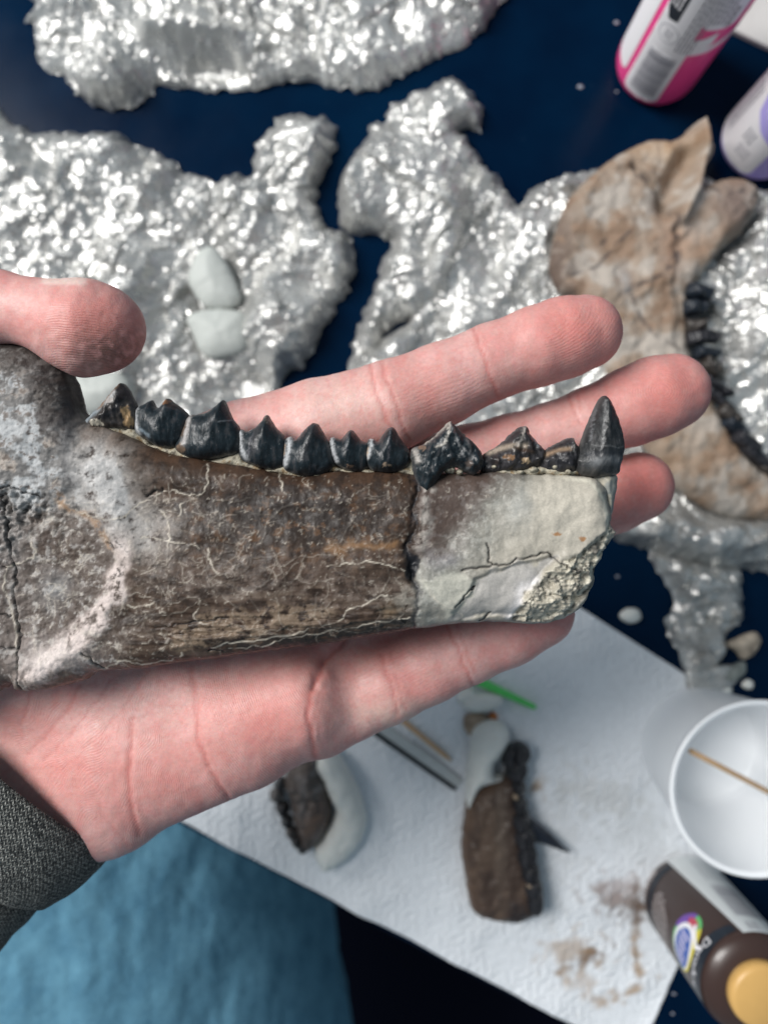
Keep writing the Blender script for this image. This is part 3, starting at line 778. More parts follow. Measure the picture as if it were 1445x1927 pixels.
# piece with white putty crescent
c = P(610, 1530, 1.5)
cj = thing('fossil_jaw', 'grey brown fossil fragment set in a white putty crescent', 'fossil jaw', (c[0], c[1], 1.5))
def greyf(a, b, x, y, d):
    n1 = fbm(x / 7, y / 7, 4, 131); n2 = fbm(x / 2, y / 2, 3, 132)
    col = np.ones((len(x), 3)) * np.array([.085, .068, .06])
    col = lerp(col, (.17, .155, .15), sstep(0, .5, n1 + .2 * n2) * .8)
    col = lerp(col, (.17, .11, .08), .7 * gs(a, b, 590, 1545, 30, 25))
    return col
slab('bone', [(535, 1470), (560, 1425), (600, 1420), (606, 1460), (618, 1500), (624, 1530), (614, 1566), (596, 1590), (574, 1604), (556, 1560), (545, 1510)], 9, 3, 10, BONE, cj, greyf, 130, R=6, res=.6, detail=1.2, rough=.6)
slab('putty', [(586, 1440), (600, 1405), (628, 1412), (652, 1448), (676, 1492), (689, 1540), (682, 1580), (660, 1612), (630, 1636), (605, 1642), (590, 1600), (606, 1580), (622, 1552), (630, 1528), (618, 1500), (606, 1470)], 8, 1.6, 11, PUTTY, cj, lambda a, b, x, y, d: np.ones((len(x), 3)), 135, R=6, res=.6, detail=.4)
for i, (x, y) in enumerate([(528, 1478), (520, 1500), (532, 1524), (540, 1548), (548, 1568), (558, 1584), (569, 1598)]):
    r = rngt.uniform(12, 16)
    q = [(x + r * math.cos(t) * rngt.uniform(.85, 1.15), y + r * math.sin(t) * rngt.uniform(.85, 1.15)) for t in np.linspace(0, 2 * math.pi, 8)[:-1]]
    tooth(cj, q, 8, 6, 4, 140 + i, R=2, res=.5, tone=[(.05, .05, .052), (.11, .10, .095), (.035, .033, .034)][i % 3])

# ------------------------------------------------------------------ the fossil jaw in the hand
ZM = 145.0
c = P(560, 1060, ZM)
FJ = thing('fossil_jaw', 'large dark brown fossil jaw with black teeth held in the hand', 'fossil jaw', (c[0], c[1], 138))
jaw_px = [(-170, 640), (-60, 632), (0, 640), (60, 650), (100, 671), (133, 698), (150, 728), (158, 760), (172, 786), (205, 800), (245, 816), (290, 838), (340, 854), (400, 864), (455, 872), (520, 886), (580, 892), (625, 884), (680, 884), (765, 886), (776, 888), (800, 890), (828, 886), (900, 886), (960, 882), (1000, 888), (1060, 889), (1112, 896), (1134, 918), (1140, 940), (1148, 985), (1154, 1008), (1136, 1034), (1130, 1050), (1116, 1072), (1118, 1090), (1104, 1122), (1086, 1148), (1052, 1166), (1004, 1174), (940, 1170), (870, 1172), (790, 1182), (700, 1196), (620, 1210), (520, 1222), (430, 1235), (330, 1248), (260, 1258), (190, 1262), (168, 1276), (100, 1295), (42, 1298), (32, 1284), (2, 1300), (-60, 1306), (-170, 1300)]
RJ = .24
out = PX(jaw_px, ZM); out = spline(out, 5)
sj_ = np.arange(len(out))
out = roughen(out, .22, .9, 201)
VJ = {}
def veins(n, region, len_rng, seed, heading=0.0, wob=.5, step=7.0):
    rng = np.random.RandomState(seed); res = []
    x0, x1, y0, y1 = region
    for _ in range(n):
        p = np.array([rng.uniform(x0, x1), rng.uniform(y0, y1)]); th = heading + rng.randn() * wob
        if rng.rand() < .5: th += math.pi
        L = [p]
        for _ in range(int(rng.uniform(*len_rng) / step)):
            th += rng.randn() * .38
            if rng.rand() < .08: th += rng.choice([-1, 1]) * .9
            p = p + step * np.array([math.cos(th), math.sin(th)]); L.append(p)
        res.append(np.array(L))
    return res
def stamp(acc, a, b, grid, pts, wd, val=1.0):
    """max of a soft line into acc, using a coarse bucket index of the vertices"""
    for p, q in zip(pts[:-1], pts[1:]):
        r = wd * 2.5
        i0, i1 = int((min(p[0], q[0]) - r - grid['x0']) // grid['s']), int((max(p[0], q[0]) + r - grid['x0']) // grid['s'])
        j0, j1 = int((min(p[1], q[1]) - r - grid['y0']) // grid['s']), int((max(p[1], q[1]) + r - grid['y0']) // grid['s'])
        ids = [grid['b'][(i, j)] for i in range(i0, i1 + 1) for j in range(j0, j1 + 1) if (i, j) in grid['b']]
        if not ids: continue
        ids = np.concatenate(ids)
        dx, dy = q - p; L = dx * dx + dy * dy + 1e-9
        t = np.clip(((a[ids] - p[0]) * dx + (b[ids] - p[1]) * dy) / L, 0, 1)
        d2 = (a[ids] - p[0] - t * dx) ** 2 + (b[ids] - p[1] - t * dy) ** 2
        acc[ids] = np.maximum(acc[ids], val * np.exp(-d2 / (wd * wd)))
def bucket(a, b, s=16.0):
    x0, y0 = a.min(), b.min()
    key = ((a - x0) // s).astype(int) * 4096 + ((b - y0) // s).astype(int)
    o = np.argsort(key, kind='stable'); ks = key[o]
    cut = np.where(np.diff(ks))[0] + 1
    B = {}
    for grp in np.split(o, cut): k_ = key[grp[0]]; B[(k_ // 4096, k_ % 4096)] = grp
    return {'x0': x0, 'y0': y0, 's': s, 'b': B}
A_ = lambda *p: np.array(p, float)
GAP = spline(A_((776, 884), (784, 925), (776, 965), (773, 1010), (768, 1052), (778, 1085), (790, 1110), (786, 1150), (784, 1186)), 4, False)
RIDGE = spline(A_((118, 800), (150, 860), (190, 910), (222, 965), (240, 1030), (238, 1090), (205, 1150), (150, 1215), (60, 1285)), 5, False)
CREAMP = A_((868, 1020), (885, 960), (930, 925), (965, 905), (1000, 893), (1060, 893), (1112, 900), (1140, 940), (1150, 1010), (1120, 1080), (1100, 1120), (1050, 1166), (960, 1172), (860, 1172), (795, 1180), (790, 1110), (815, 1060))
ROUGH = A_((1160, 975), (1128, 1010), (1085, 1040), (1030, 1070), (1004, 1096), (972, 1146), (960, 1180), (1060, 1175), (1130, 1100), (1160, 1030))
DARKC = [A_((920, 1064), (960, 1056), (1000, 1045), (1030, 1040), (1042, 1052), (1068, 1068), (1085, 1072)), A_((868, 1069), (920, 1066)), A_((884, 1112), (888, 1100), (876, 1118), (858, 1138)), A_((914, 1022), (918, 1045), (922, 1064)), A_((905, 1168), (925, 1152)), A_((35, 1100), (25, 1060), (20, 1010), (14, 960), (5, 930)), A_((28, 1100), (34, 1150), (40, 1200), (38, 1260), (36, 1296)), A_((160, 1225), (172, 1240), (190, 1258)), A_((280, 935), (298, 925), (310, 920)), A_((0, 1155), (28, 1158)), A_((0, 1218), (38, 1220)), A_((12, 1068), (2, 1060)), A_((395, 1228), (420, 1226)),
         A_((330, 1178), (380, 1166), (430, 1160)), A_((0, 925), (20, 915), (50, 925), (85, 935)), A_((205, 1020), (222, 1030))]
PALEC = [A_((150, 960), (190, 975), (235, 975), (250, 960), (285, 940), (310, 925), (350, 927), (372, 930), (388, 915), (392, 885), (388, 872)), A_((340, 970), (345, 945), (372, 940)), A_((300, 960), (315, 975), (322, 1000), (320, 1030)), A_((270, 1015), (290, 1010), (330, 1018), (380, 1030)), A_((250, 1137), (276, 1140), (300, 1132)),
         A_((15, 1065), (40, 1060), (66, 1045), (62, 1020)), A_((15, 1070), (12, 1100), (25, 1140), (34, 1190), (38, 1260)), A_((190, 1258), (230, 1245), (270, 1252), (330, 1240), (345, 1228)), A_((400, 1218), (450, 1208), (520, 1198), (590, 1182), (640, 1165), (655, 1145), (700, 1130), (730, 1115)), A_((430, 1222), (500, 1214), (540, 1200), (620, 1188), (700, 1172), (770, 1160)), A_((620, 1062), (660, 1060), (700, 1058), (730, 1062), (760, 1072)), A_((800, 1095), (820, 1130), (860, 1150), (880, 1165)), A_((522, 885), (526, 905), (532, 925)), A_((385, 1128), (370, 1160), (395, 1175)), A_((395, 1035), (400, 1060), (420, 1075)), A_((1140, 940), (1136, 970), (1142, 990))]
FLAKES = []
_r = np.random.RandomState(9)
for _ in range(520):
    p = np.array([_r.uniform(330, 775), _r.uniform(890, 1130)]); th = _r.uniform(0, math.pi); L = _r.uniform(2, 9)
    q = p + L * np.array([math.cos(th), math.sin(th)]); m = (p + q) / 2 + _r.randn(2) * L * .25
    FLAKES.append((np.array([p, m, q]), _r.uniform(.35, 1)))
for _ in range(110):
    p = np.array([_r.uniform(800, 1120), _r.uniform(895, 1060)]); th = _r.uniform(0, math.pi); L = _r.uniform(3, 10)
    q = p + L * np.array([math.cos(th), math.sin(th)])
    FLAKES.append((np.array([p, (p + q) / 2 + _r.randn(2) * 2, q]), _r.uniform(.4, 1)))
for _ in range(420):
    p = np.array([_r.uniform(60, 330), _r.uniform(930, 1240)]); th = _r.uniform(0, math.pi); L = _r.uniform(3, 12)
    q = p + L * np.array([math.cos(th), math.sin(th)])
    FLAKES.append((np.array([p, (p + q) / 2 + _r.randn(2) * 2.5, q]), _r.uniform(.35, .9)))
HAIR = veins(130, (60, 240, 930, 1250), (20, 80), 11, 0, 1.5) + veins(45, (240, 470, 900, 1100), (25, 90), 12, .4, .8) + veins(40, (400, 780, 1000, 1120), (30, 120), 13, .1, .3) + veins(50, (200, 780, 1110, 1215), (40, 160), 14, -.15, .15) + veins(25, (250, 780, 890, 1000), (20, 60), 15, 0, 1.2)

def jaw_fields(x, y):
    a, b = topx(x, y, 151.0)
    wx = 14 * fbm(x / 5, y / 5, 4, 301); wy = 14 * fbm(x / 5, y / 5, 4, 311)
    g = bucket(a, b)
    f = dict(a=a, b=b, aw=a + wx, bw=b + wy)
    f['gap'] = np.exp(-((linedist(a + .7 * wx + 4 * fbm(x / 1.6, y / 1.6, 2, 347), b, GAP)) / 5.5) ** 2)
    f['ridge'] = np.exp(-(linedist(a + .3 * wx, b + .3 * wy, RIDGE) / 26) ** 2)
    f['cream'] = sstep(-14, 10, polydist(a + wx * .8, b + wy * .8, CREAMP)[0])
    f['rough'] = sstep(-6, 6, polydist(a + wx * .5, b + wy * .5, ROUGH)[0])
    for nm, ls, wd in (('dark', DARKC, 1.5), ('pale', PALEC, 1.15), ('hair', HAIR, 1.15)):
        acc = np.zeros(len(a))
        for i, l in enumerate(ls):
            if nm != 'hair':
                l = spline(l, 8, False); l = l + np.stack([4.5 * fbm(l[:, 0] / 18, l[:, 1] / 18, 4, 400 + i, .62), 4.5 * fbm(l[:, 0] / 18, l[:, 1] / 18, 4, 440 + i, .62)], 1)
            if nm == 'hair': stamp(acc, a, b, g, l, wd)
            else:
                for q in range(len(l) - 1):
                    vv = float(np.clip(.75 + 1.0 * pn(q * .23, i * 3.7, 470), .15, 1))
                    stamp(acc, a, b, g, l[q:q + 2], wd * (.55 + .55 * vv + .25 * ((i * 37) % 10) / 10), vv if nm == 'pale' else 1.0)
        f[nm] = acc
    acc = np.zeros(len(a))
    for l, v in FLAKES: stamp(acc, a, b, g, l, 1.25, v)
    f['flake'] = acc
    return f
def jaw_z(x, y, d):
    f = jaw_fields(x, y); VJ['f'] = f
    a, b = f['a'], f['b']; wxx = f['aw'] - a; wyy = f['bw'] - b
    T = 7.2 * dome(d, 7.5) + .5
    low = np.exp(-(np.maximum(0, 1215 - b - (a - 200) * -.03) / 60) ** 2)
    h = T
    h = h + 1.1 * np.exp(-(linedist(a, b, [(330, 1120), (520, 1090), (760, 1070)]) / 60) ** 2)
    h = h - 1.0 * gs(a, b, 470, 945, 260, 45)
    h = h + 1.15 * f['ridge'] - 1.6 * gs(a, b, 90, 1090, 90, 120) - .5 * gs(a, b, 310, 1000, 60, 60)
    h = h + 1.3 * gs(a, b, 60, 790, 80, 110) + .9 * gs(a, b, 210, 890, 50, 55)
    h = h - (.9 + .8 * pn(x / 5, y / 4, 345)) * f['gap'] * (1 - .55 * sstep(1090, 1130, b)) - 1.4 * gs(a, b, 780, 1065, 14, 24)
    h = h + (.4 + .35 * fbm(x / 1.6, y / 2.5, 3, 346)) * np.exp(-(linedist(a + .4 * wxx, b, [(805, 925), (795, 980), (790, 1030)]) / 11) ** 2)
    h = h - .7 * f['dark'] + .10 * f['pale'] + .06 * f['hair'] + .09 * f['flake']
    h = h + (.55 + .4 * fbm(x / 7, y / 7, 3, 348)) * f['cream'] - .5 * gs(a, b, 850, 960, 50, 60)
    h = h + .8 * sstep(-8, 4, polydist(a, b, A_((800, 1090), (880, 1085), (892, 1095), (888, 1110), (860, 1140), (850, 1155), (815, 1120)))[0]) * .7
    h = h - f['rough'] * (2.2 * sstep(985, 1150, a + .5 * (b - 1080)) - 1.7 * fbm(x / 5.0 + .5 * fbm(x / 3, y / 3, 2, 341), y / 3.4, 5, 330, .58) - .25 * ridged(x / 1.9, y / 1.3, 2, 340))
    sd_ = polydist(a + .4 * wxx, b + .4 * wyy, A_((890, 1085), (1030, 1046), (1042, 1052), (1000, 1090), (985, 1150), (870, 1165), (852, 1150), (885, 1112)))[0]
    h = h - .75 * sstep(-3, 5, sd_) - .5 * np.exp(-(sd_ / 3.5) ** 2)
    h = h - .5 * sstep(1140, 1160, b + .1 * wyy) * sstep(790, 820, a)
    # stepped flakes along the lower margin, pits of the broken left end
    strip = np.exp(-((b - (1188 - (a - 400) * .085)) / 24) ** 2) * sstep(250, 330, a) * sstep(800, 760, a)
    h = h + strip * (.5 * np.sign(pn(x / 9, y / 2.2, 350)) * .6 + .4 * fbm(x / 6, y / 1.2, 3, 351))
    pit = gs(a, b, 40, 955, 70, 40) + .7 * gs(a, b, 10, 1010, 30, 60)
    h = h + pit * (1.4 * fbm(x / 2.2, y / 2.2, 4, 360) - .5)
    h = h + (.10 + .22 * sstep(260, 120, a)) * fbm(x / 3.0, y / 3.0, 5, 370, .6) + .5 * fbm(x / 14, y / 9, 3, 371)
    h = h * np.minimum(1, d / .8 + .0)
    back = ZM - 6.6 * dome(d, 7.5)
    return ZM + h, back
V, Fc, x, y, d, fr = pillow(out, RJ, jaw_z, seed=4)
nfront = int(fr.sum())
f = VJ['f']; a, b, aw, bw = f['a'], f['b'], f['aw'], f['bw']
xf, yf, df = x[:nfront], y[:nfront], d[:nfront]
n0 = fbm(xf / 9, yf / 7, 5, 501); n1 = fbm(xf / 2.6, yf / 2.2, 5, 511, .62); n2 = fbm(xf / .9, yf / .9, 3, 521, .7)
nh = fbm(xf / 16, yf / 1.9, 4, 531, .6)
n3 = fbm(xf / .45, yf / .45, 2, 541)
col = np.ones((nfront, 3)) * np.array([.046, .0285, .0195])
col = lerp(col, (.088, .054, .037), np.clip(sstep(-.1, .5, n0 + .4 * n1) * .7 + .8 * np.exp(-(df / 3.2) ** 2) * sstep(1000, 930, b), 0, 1))
col = lerp(col, (.027, .021, .019), .9 * np.clip(gs(aw, bw, 470, 960, 130, 55) + gs(aw, bw, 640, 970, 120, 60) * .8, 0, 1) * sstep(-.5, .3, -n1 + .3))
col = lerp(col, (.024, .018, .016), .55 * sstep(.2, .55, -n1 - .3 * n0))
col = lerp(col, (.17, .095, .05), .5 * sstep(.3, .6, n1) * gs(a, b, 580, 1010, 260, 80))
col = lerp(col, (.25, .145, .07), .85 * np.exp(-(linedist(aw, bw, [(625, 1036), (690, 1022), (740, 1028)]) / 9) ** 2))
# streaky lower half
lowm = sstep(1040, 1120, bw + .09 * (a - 400)) * sstep(800, 770, a) * sstep(170, 250, a)
col = lerp(col, (.105, .077, .062), lowm * .75 * sstep(-.35, .35, nh + .3 * n1))
col = lerp(col, (.20, .165, .135), lowm * .4 * sstep(.3, .8, nh + .4 * n1))
col = lerp(col, (.045, .032, .026), lowm * .75 * sstep(.25, .6, -nh))
bei = sstep(-8, 6, polydist(aw, bw, A_((330, 1186), (400, 1160), (470, 1142), (560, 1138), (620, 1142), (640, 1152), (600, 1172), (500, 1190), (400, 1208), (330, 1222)))[0])
col = lerp(col, (.27, .215, .165), bei * .75 * sstep(-.6, .2, n1))
col = lerp(col, (.19, .165, .155), .5 * np.clip(gs(aw, bw, 430, 1095, 150, 26) + gs(aw, bw, 650, 1110, 110, 26), 0, 1) * sstep(-.3, .5, n1))
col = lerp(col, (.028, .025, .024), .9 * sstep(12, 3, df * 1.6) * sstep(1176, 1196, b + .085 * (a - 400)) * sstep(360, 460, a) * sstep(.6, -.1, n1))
# left plate: brown ground under a dense pale scribble
lp = np.clip(sstep(255, 215, aw) * sstep(900, 960, bw), 0, 1)
col = lerp(col, (.085, .062, .05), lp * .88)
col = lerp(col, (.165, .14, .127), lp * .75 * np.clip(sstep(-.1, .5, n1) * .8 + sstep(90, 20, aw) * .6, 0, 1))
col = lerp(col, (.40, .375, .35), lp * .6 * sstep(.25, .7, n1 + .5 * n2))
col = lerp(col, (.27, .28, .285), lp * .5 * np.clip(gs(aw, bw, 105, 1110, 34, 30) + .6 * gs(aw, bw, 20, 1000, 30, 60), 0, 1))
tp = gs(aw, bw, 110, 965, 95, 42)
col = lerp(col, (.19, .17, .155), .8 * np.clip(tp * 1.3, 0, 1) * sstep(-.5, .2, n1))
col = lerp(col, (.38, .355, .33), .6 * np.clip(tp * 1.3, 0, 1) * sstep(.1, .5, n1 + .5 * n2))
# ascending part, upper left
up = sstep(170, 130, aw - (bw - 800) * .1) * sstep(985, 930, bw)
col = lerp(col, (.16, .155, .15), up * .92)
col = lerp(col, (.42, .43, .435), up * .9 * np.clip(sstep(-.15, .35, n0 + .5 * n1), 0, 1))
col = lerp(col, (.42, .36, .31), up * .7 * sstep(.15, .6, -n0 + .5 * n1))
col = lerp(col, (.10, .075, .06), up * .8 * sstep(.35, .7, n1 - .3 * n0))
col = lerp(col, (.046, .038, .035), up * .93 * sstep(80, 45, df * 8.5 + 22 * n1))
col = lerp(col, (.20, .19, .18), up * .5 * sstep(80, 45, df * 8.5 + 22 * n1) * sstep(.2, .6, n1 + .4 * n2))
col = lerp(col, (.022, .023, .027), up * .95 * sstep(112, 136, a + 14 * n1) * sstep(940, 890, b))
# pale worn shoulder and the ridge below it
sh = np.clip(1.2 * gs(aw, bw, 192, 880, 48, 60) + 1.0 * gs(aw, bw, 228, 945, 38, 42) + .7 * gs(aw, bw, 275, 1005, 50, 50), 0, 1)
col = lerp(col, (.54, .525, .51), .92 * sh * sstep(-1.1, -.1, n1 + .2 * n2))
rd = np.clip(.75 * np.exp(-(linedist(aw, bw, RIDGE[17:]) / 13) ** 2) + sstep(-10, 10, polydist(aw, bw, A_((228, 1060), (246, 1090), (236, 1140), (172, 1215), (112, 1275), (46, 1292), (36, 1272), (60, 1240), (120, 1190), (172, 1140), (206, 1090)))[0]) * (.55 + .6 * fbm((xf + yf) / 9, (xf - yf) / 1.6, 3, 551)), 0, 1)
col = lerp(col, (.60, .51, .475), .95 * rd * sstep(980, 1040, b) * sstep(-.9, .0, n1 + .3 * n2))
col = lerp(col, (.62, .55, .52), .8 * gs(aw, bw, 110, 1235, 60, 30))
col = lerp(col, (.30, .18, .10), .75 * np.exp(-(linedist(aw, bw, [(120, 945), (170, 968), (205, 1010), (220, 1035)]) / 10) ** 2) * sstep(-.4, .2, n1))
col = lerp(col, (.12, .085, .06), .85 * gs(aw, bw, 120, 1286, 80, 14))
# right of the break: brown patch, blue grey clay, smooth cream bone
rt = sstep(770, 796, a + .9 * (aw - a))
col = lerp(col, (.085, .06, .05), rt * .9)
col = lerp(col, (.16, .135, .125), rt * .6 * sstep(.1, .5, n1))
dg = sstep(-35, 35, (aw - 905) * .75 + (bw - 960) * .66)         # clay spreads from a diagonal
grey = rt * np.clip(dg + sstep(1040, 1080, bw), 0, 1)
col = lerp(col, (.235, .23, .205), grey * .95)
col = lerp(col, (.38, .375, .34), grey * .7 * sstep(0, .5, n1 + .4 * n2))
cr = f['cream'] * sstep(-50, 50, (aw - 955) * .8 + (bw - 960) * .5)
f['cream2'] = cr
col = lerp(col, (.37, .34, .285), cr * .9)
col = lerp(col, (.51, .47, .395), cr * .85 * np.clip(gs(aw, bw, 1060, 955, 105, 85) + .25 * sstep(0, .6, n0), 0, 1))
col = lerp(col, (.42, .44, .43), cr * .6 * gs(aw, bw, 965, 950, 26, 45))
slabm = sstep(-6, 4, polydist(aw, bw, A_((890, 1085), (1030, 1046), (1042, 1052), (1000, 1090), (985, 1150), (870, 1165), (852, 1150), (885, 1112)))[0])
col = lerp(col, (.36, .345, .325), slabm * .9)
col = lerp(col, (.70, .67, .66), .9 * np.exp(-(linedist(aw, bw, [(1005, 1088), (985, 1115), (968, 1140)]) / 15) ** 2))
pls = sstep(-8, 4, polydist(aw, bw, A_((800, 1090), (880, 1085), (892, 1095), (888, 1110), (860, 1140), (850, 1155), (815, 1120)))[0])
col = lerp(col, (.44, .43, .37), pls * .9)
col = lerp(col, (.20, .19, .20), .7 * gs(aw, bw, 835, 1052, 34, 18))
col = lerp(col, (.58, .54, .44), .9 * f['rough'])
col = lerp(col, (.36, .33, .27), .85 * f['rough'] * sstep(-.2, .3, n1 + .5 * n0))
col = lerp(col, (.13, .12, .105), .9 * f['rough'] * sstep(.1, .45, -n1 + .55 * sstep(1060, 1130, a + .3 * (b - 1080)) - .2))  # recess shade of the broken end, painted into the bone colour
col = lerp(col, (.70, .66, .55), .85 * np.exp(-((polydist(a, b, CREAMP)[0] - 5) / 5) ** 2) * sstep(1030, 1080, a))
for cx_, cy_ in ((1044, 1005), (1092, 1014)):
    col = lerp(col, (.33, .17, .075), .95 * sstep(.4, .7, gs(a + 4 * n1, b + 3 * n1, cx_, cy_, 9, 5)))
plug = np.exp(-(linedist(aw, bw, [(806, 925), (797, 980), (790, 1030)]) / 11) ** 2)
col = lerp(col, (.34, .31, .28), .9 * plug * sstep(-.6, .2, n1))
col = lerp(col, (.25, .255, .24), .85 * gs(aw, bw, 758, 1128, 32, 30) * sstep(-.6, .2, n1))
col = lerp(col, (.20, .15, .10), .8 * gs(aw, bw, 733, 1140, 14, 12))
cm = np.clip((1 - sh) * (1 - lp) * (1 - up) * (1 - rt) * (1 - rd), 0, 1)
col = col * (1 - cm[:, None] * (1 - np.array([.80, .73, .66])))      # the bone itself is a deeper chocolate brown here
# lines and flecks
col = lerp(col, (.50, .45, .38), np.clip((.42 - .22 * sstep(280, 400, a)) * f['hair'] * sstep(-.1, .5, n0 + n1) + .08 * f['hair'], 0, 1) * (1 - .8 * sh))
col = lerp(col, (.50, .45, .38), .55 * f['flake'] * sstep(-.1, .45, n1 + .5 * n2 + .2) * (1 - cr * .3))
spk = sstep(.75, .9, n3) * sstep(-.2, .5, n1 + .5 * n0) * sstep(180, 320, a) * (1 - cr)
col = lerp(col, (.42, .37, .31), .6 * spk)
col = lerp(col, (.60, .54, .45), .85 * f['pale'])
col = lerp(col, (.014, .013, .015), .93 * f['dark'])
col = lerp(col, (.014, .015, .019), .9 * f['gap'] * sstep(-.4, .3, n1 + .25 + .5 * sstep(1020, 1060, b)))
col = lerp(col, (.011, .012, .016), .95 * sstep(.3, .6, gs(aw, bw, 775, 1066, 15, 26)))
col = lerp(col, (.018, .017, .018), .9 * np.clip(gs(a, b, 40, 955, 70, 34) + .6 * gs(a, b, 8, 1010, 22, 60), 0, 1) * sstep(.2, .5, -fbm(xf / 2.2, yf / 2.2, 4, 360)))
col = col * (1 + .11 * n2 * (1 - .7 * cr))[:, None]
full = np.ones((len(x), 3)) * np.array([.08, .06, .048]); full[:nfront] = col
grain = np.ones(len(x)); grain[:nfront] = np.clip(.9 + .6 * sstep(0, .5, n0) + 1.2 * up + .8 * lp - .7 * cr * (1 - f['rough']) - .35 * gs(a, b, 500, 960, 260, 80), .12, 2)
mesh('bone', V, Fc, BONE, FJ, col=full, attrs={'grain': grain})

# crumbly pale matrix between bone and teeth
mband = [(160, 806), (178, 796), (205, 788), (232, 800), (252, 800), (270, 822), (300, 838), (340, 836), (360, 856), (400, 862), (440, 850), (452, 846), (466, 866), (500, 880), (530, 872), (540, 862), (552, 886), (590, 890), (618, 872), (624, 862), (640, 880), (672, 884), (688, 868), (700, 880), (740, 884), (764, 862), (780, 856), (800, 886), (778, 902), (750, 894), (715, 897), (690, 895), (650, 892), (620, 890), (596, 903), (555, 903), (520, 893), (490, 893), (452, 882), (400, 877), (335, 864), (285, 847), (250, 828), (215, 822), (180, 818)]
def mcol(a, b, x, y, d):
    n = fbm(x / 1.5, y / 1.5, 4, 611)
    c = np.ones((len(x), 3)) * np.array([.50, .46, .36])
    c = lerp(c, (.30, .22, .13), sstep(.1, .55, n)); c = lerp(c, (.10, .085, .07), .8 * sstep(.3, .7, -n)); return c
slab('matrix', mband, 147.5, 143.5, 4.6, MATRIX, FJ, mcol, 610, R=1.6, res=.28, n=5, rough=.5, detail=.9)
slab('matrix', [(905, 886), (925, 872), (960, 868), (990, 878), (1020, 872), (1060, 874), (1090, 878), (1095, 892), (1060, 900), (1010, 898), (970, 906), (940, 896)], 148, 143.5, 6.0, MATRIX, FJ, mcol, 615, R=1.6, res=.28, n=5, rough=.5, detail=1.3)
for i, (x_, y_, s_) in enumerate([(955, 872, 9), (980, 888, 8), (1003, 884, 10), (1045, 878, 7), (846, 884, 12), (866, 888, 9), (1070, 888, 8), (930, 878, 7), (800, 900, 8)]):
    q = [(x_ + s_ * math.cos(t) * (.8 + .3 * ((i * 7 + j * 3) % 5) / 5), y_ + s_ * .7 * math.sin(t) * (.8 + .3 * ((i * 5 + j * 11) % 7) / 7)) for j, t in enumerate(np.linspace(0, 6.283, 7)[:-1])]
    slab('crumb', q, 150, 148, 3.0, MATRIX, FJ, mcol, 640 + i, R=1.0, res=.25, n=4, rough=.15, detail=.3)

def enamel(px, edges=(), tan=(), base=(.012, .017, .022)):
    """near black enamel with pale worn edges at given pixel lines"""
    def cf(a, b, x, y, d):
        n = fbm(x / 1.1, y / 2.6, 4, int(px[0][0])); nn = fbm(x / .5, y / .5, 2, 9)
        c = np.ones((len(x), 3)) * np.array(base) * (1 + .55 * n[:, None])
        c = lerp(c, (.06, .055, .055), .5 * sstep(.2, .7, n))
        c = lerp(c, (.20, .19, .185), .35 * np.exp(-(d / .35) ** 2))
        for ln, wd, cc in edges:
            c = lerp(c, cc, .9 * np.exp(-(linedist(a + 3 * nn, b, spline(A_(*ln), 5, False)) / wd) ** 2))
        for (cx, cy, rx, ry, cc) in tan:
            c = lerp(c, cc, .92 * sstep(.35, .6, gs(a + 5 * n, b + 5 * nn, cx, cy, rx, ry)))
        return c
    return cf
PE = (.42, .43, .44); BL = (.16, .20, .23)
def ft(px, edges=(), tan=(), z=146.5, hgt=4.4, R=3.4, seed=1, base=(.010, .0165, .021), label=None, n=6, jag=.16, rough=.10):
    q = np.array(px, float); t = (q[:, 1] - q[:, 1].min()) / np.ptp(q[:, 1]); cx = q[:, 0].mean()
    if seed != 701: q[:, 0] = cx + (q[:, 0] - cx) * (1 + (.13 if seed != 711 else .2) * t)
    return tooth(FJ, q, z + 2 + (seed % 2) * .15, z + (seed % 2) * .5, hgt, seed, R=R, res=.22, colf=enamel(px, edges, tan, base), label=label, n=n, rough=rough, jag=jag)
ft([(150, 800), (166, 780), (184, 764), (197, 748), (212, 733), (227, 719), (239, 730), (248, 746), (257, 768), (256, 790), (247, 808), (222, 806), (200, 808), (172, 808)],
   [([(158, 797), (176, 780), (190, 772)], 6, (.26, .30, .33)), ([(188, 768), (205, 752), (226, 726)], 5, (.22, .16, .12)), ([(228, 722), (246, 745), (256, 768)], 3, (.02, .02, .025)), ([(205, 762), (222, 742)], 5, (.30, .30, .30)), ([(200, 790), (222, 775), (232, 752)], 6, (.012, .012, .015))],
   [(243, 785, 10, 22, (.36, .235, .12)), (214, 757, 7, 6, (.36, .33, .31)), (188, 797, 13, 7, (.5, .46, .38))], seed=701, base=(.04, .034, .031), label='broken brown tooth at the back of the row', jag=.7, rough=.2)
ft([(252, 775), (258, 763), (270, 757), (283, 751), (290, 762), (298, 765), (305, 755), (314, 748), (324, 755), (334, 762), (350, 778), (354, 794), (347, 814), (338, 834), (320, 844), (296, 840), (274, 826), (255, 812)],
   [([(256, 766), (255, 790), (262, 814)], 5, PE), ([(266, 808), (285, 822)], 3, BL), ([(292, 772), (320, 768), (345, 776)], 1.5, (.05, .055, .06))], [(314, 757, 8, 6, (.18, .09, .045)), (328, 764, 12, 5, (.05, .035, .03))], seed=702)
ft([(334, 842), (342, 812), (352, 784), (370, 778), (386, 775), (400, 766), (414, 754), (421, 752), (429, 770), (437, 788), (448, 808), (450, 834), (442, 852), (418, 860), (388, 864), (354, 860)],
   [([(357, 788), (353, 812), (346, 838)], 5, (.38, .36, .35)), ([(349, 795), (344, 818)], 4, (.10, .07, .05)), ([(416, 796), (440, 790)], 1.3, (.16, .17, .18)), ([(358, 780), (395, 772)], 2.5, (.10, .075, .06))], [(342, 844, 12, 9, (.14, .095, .065))], seed=703)
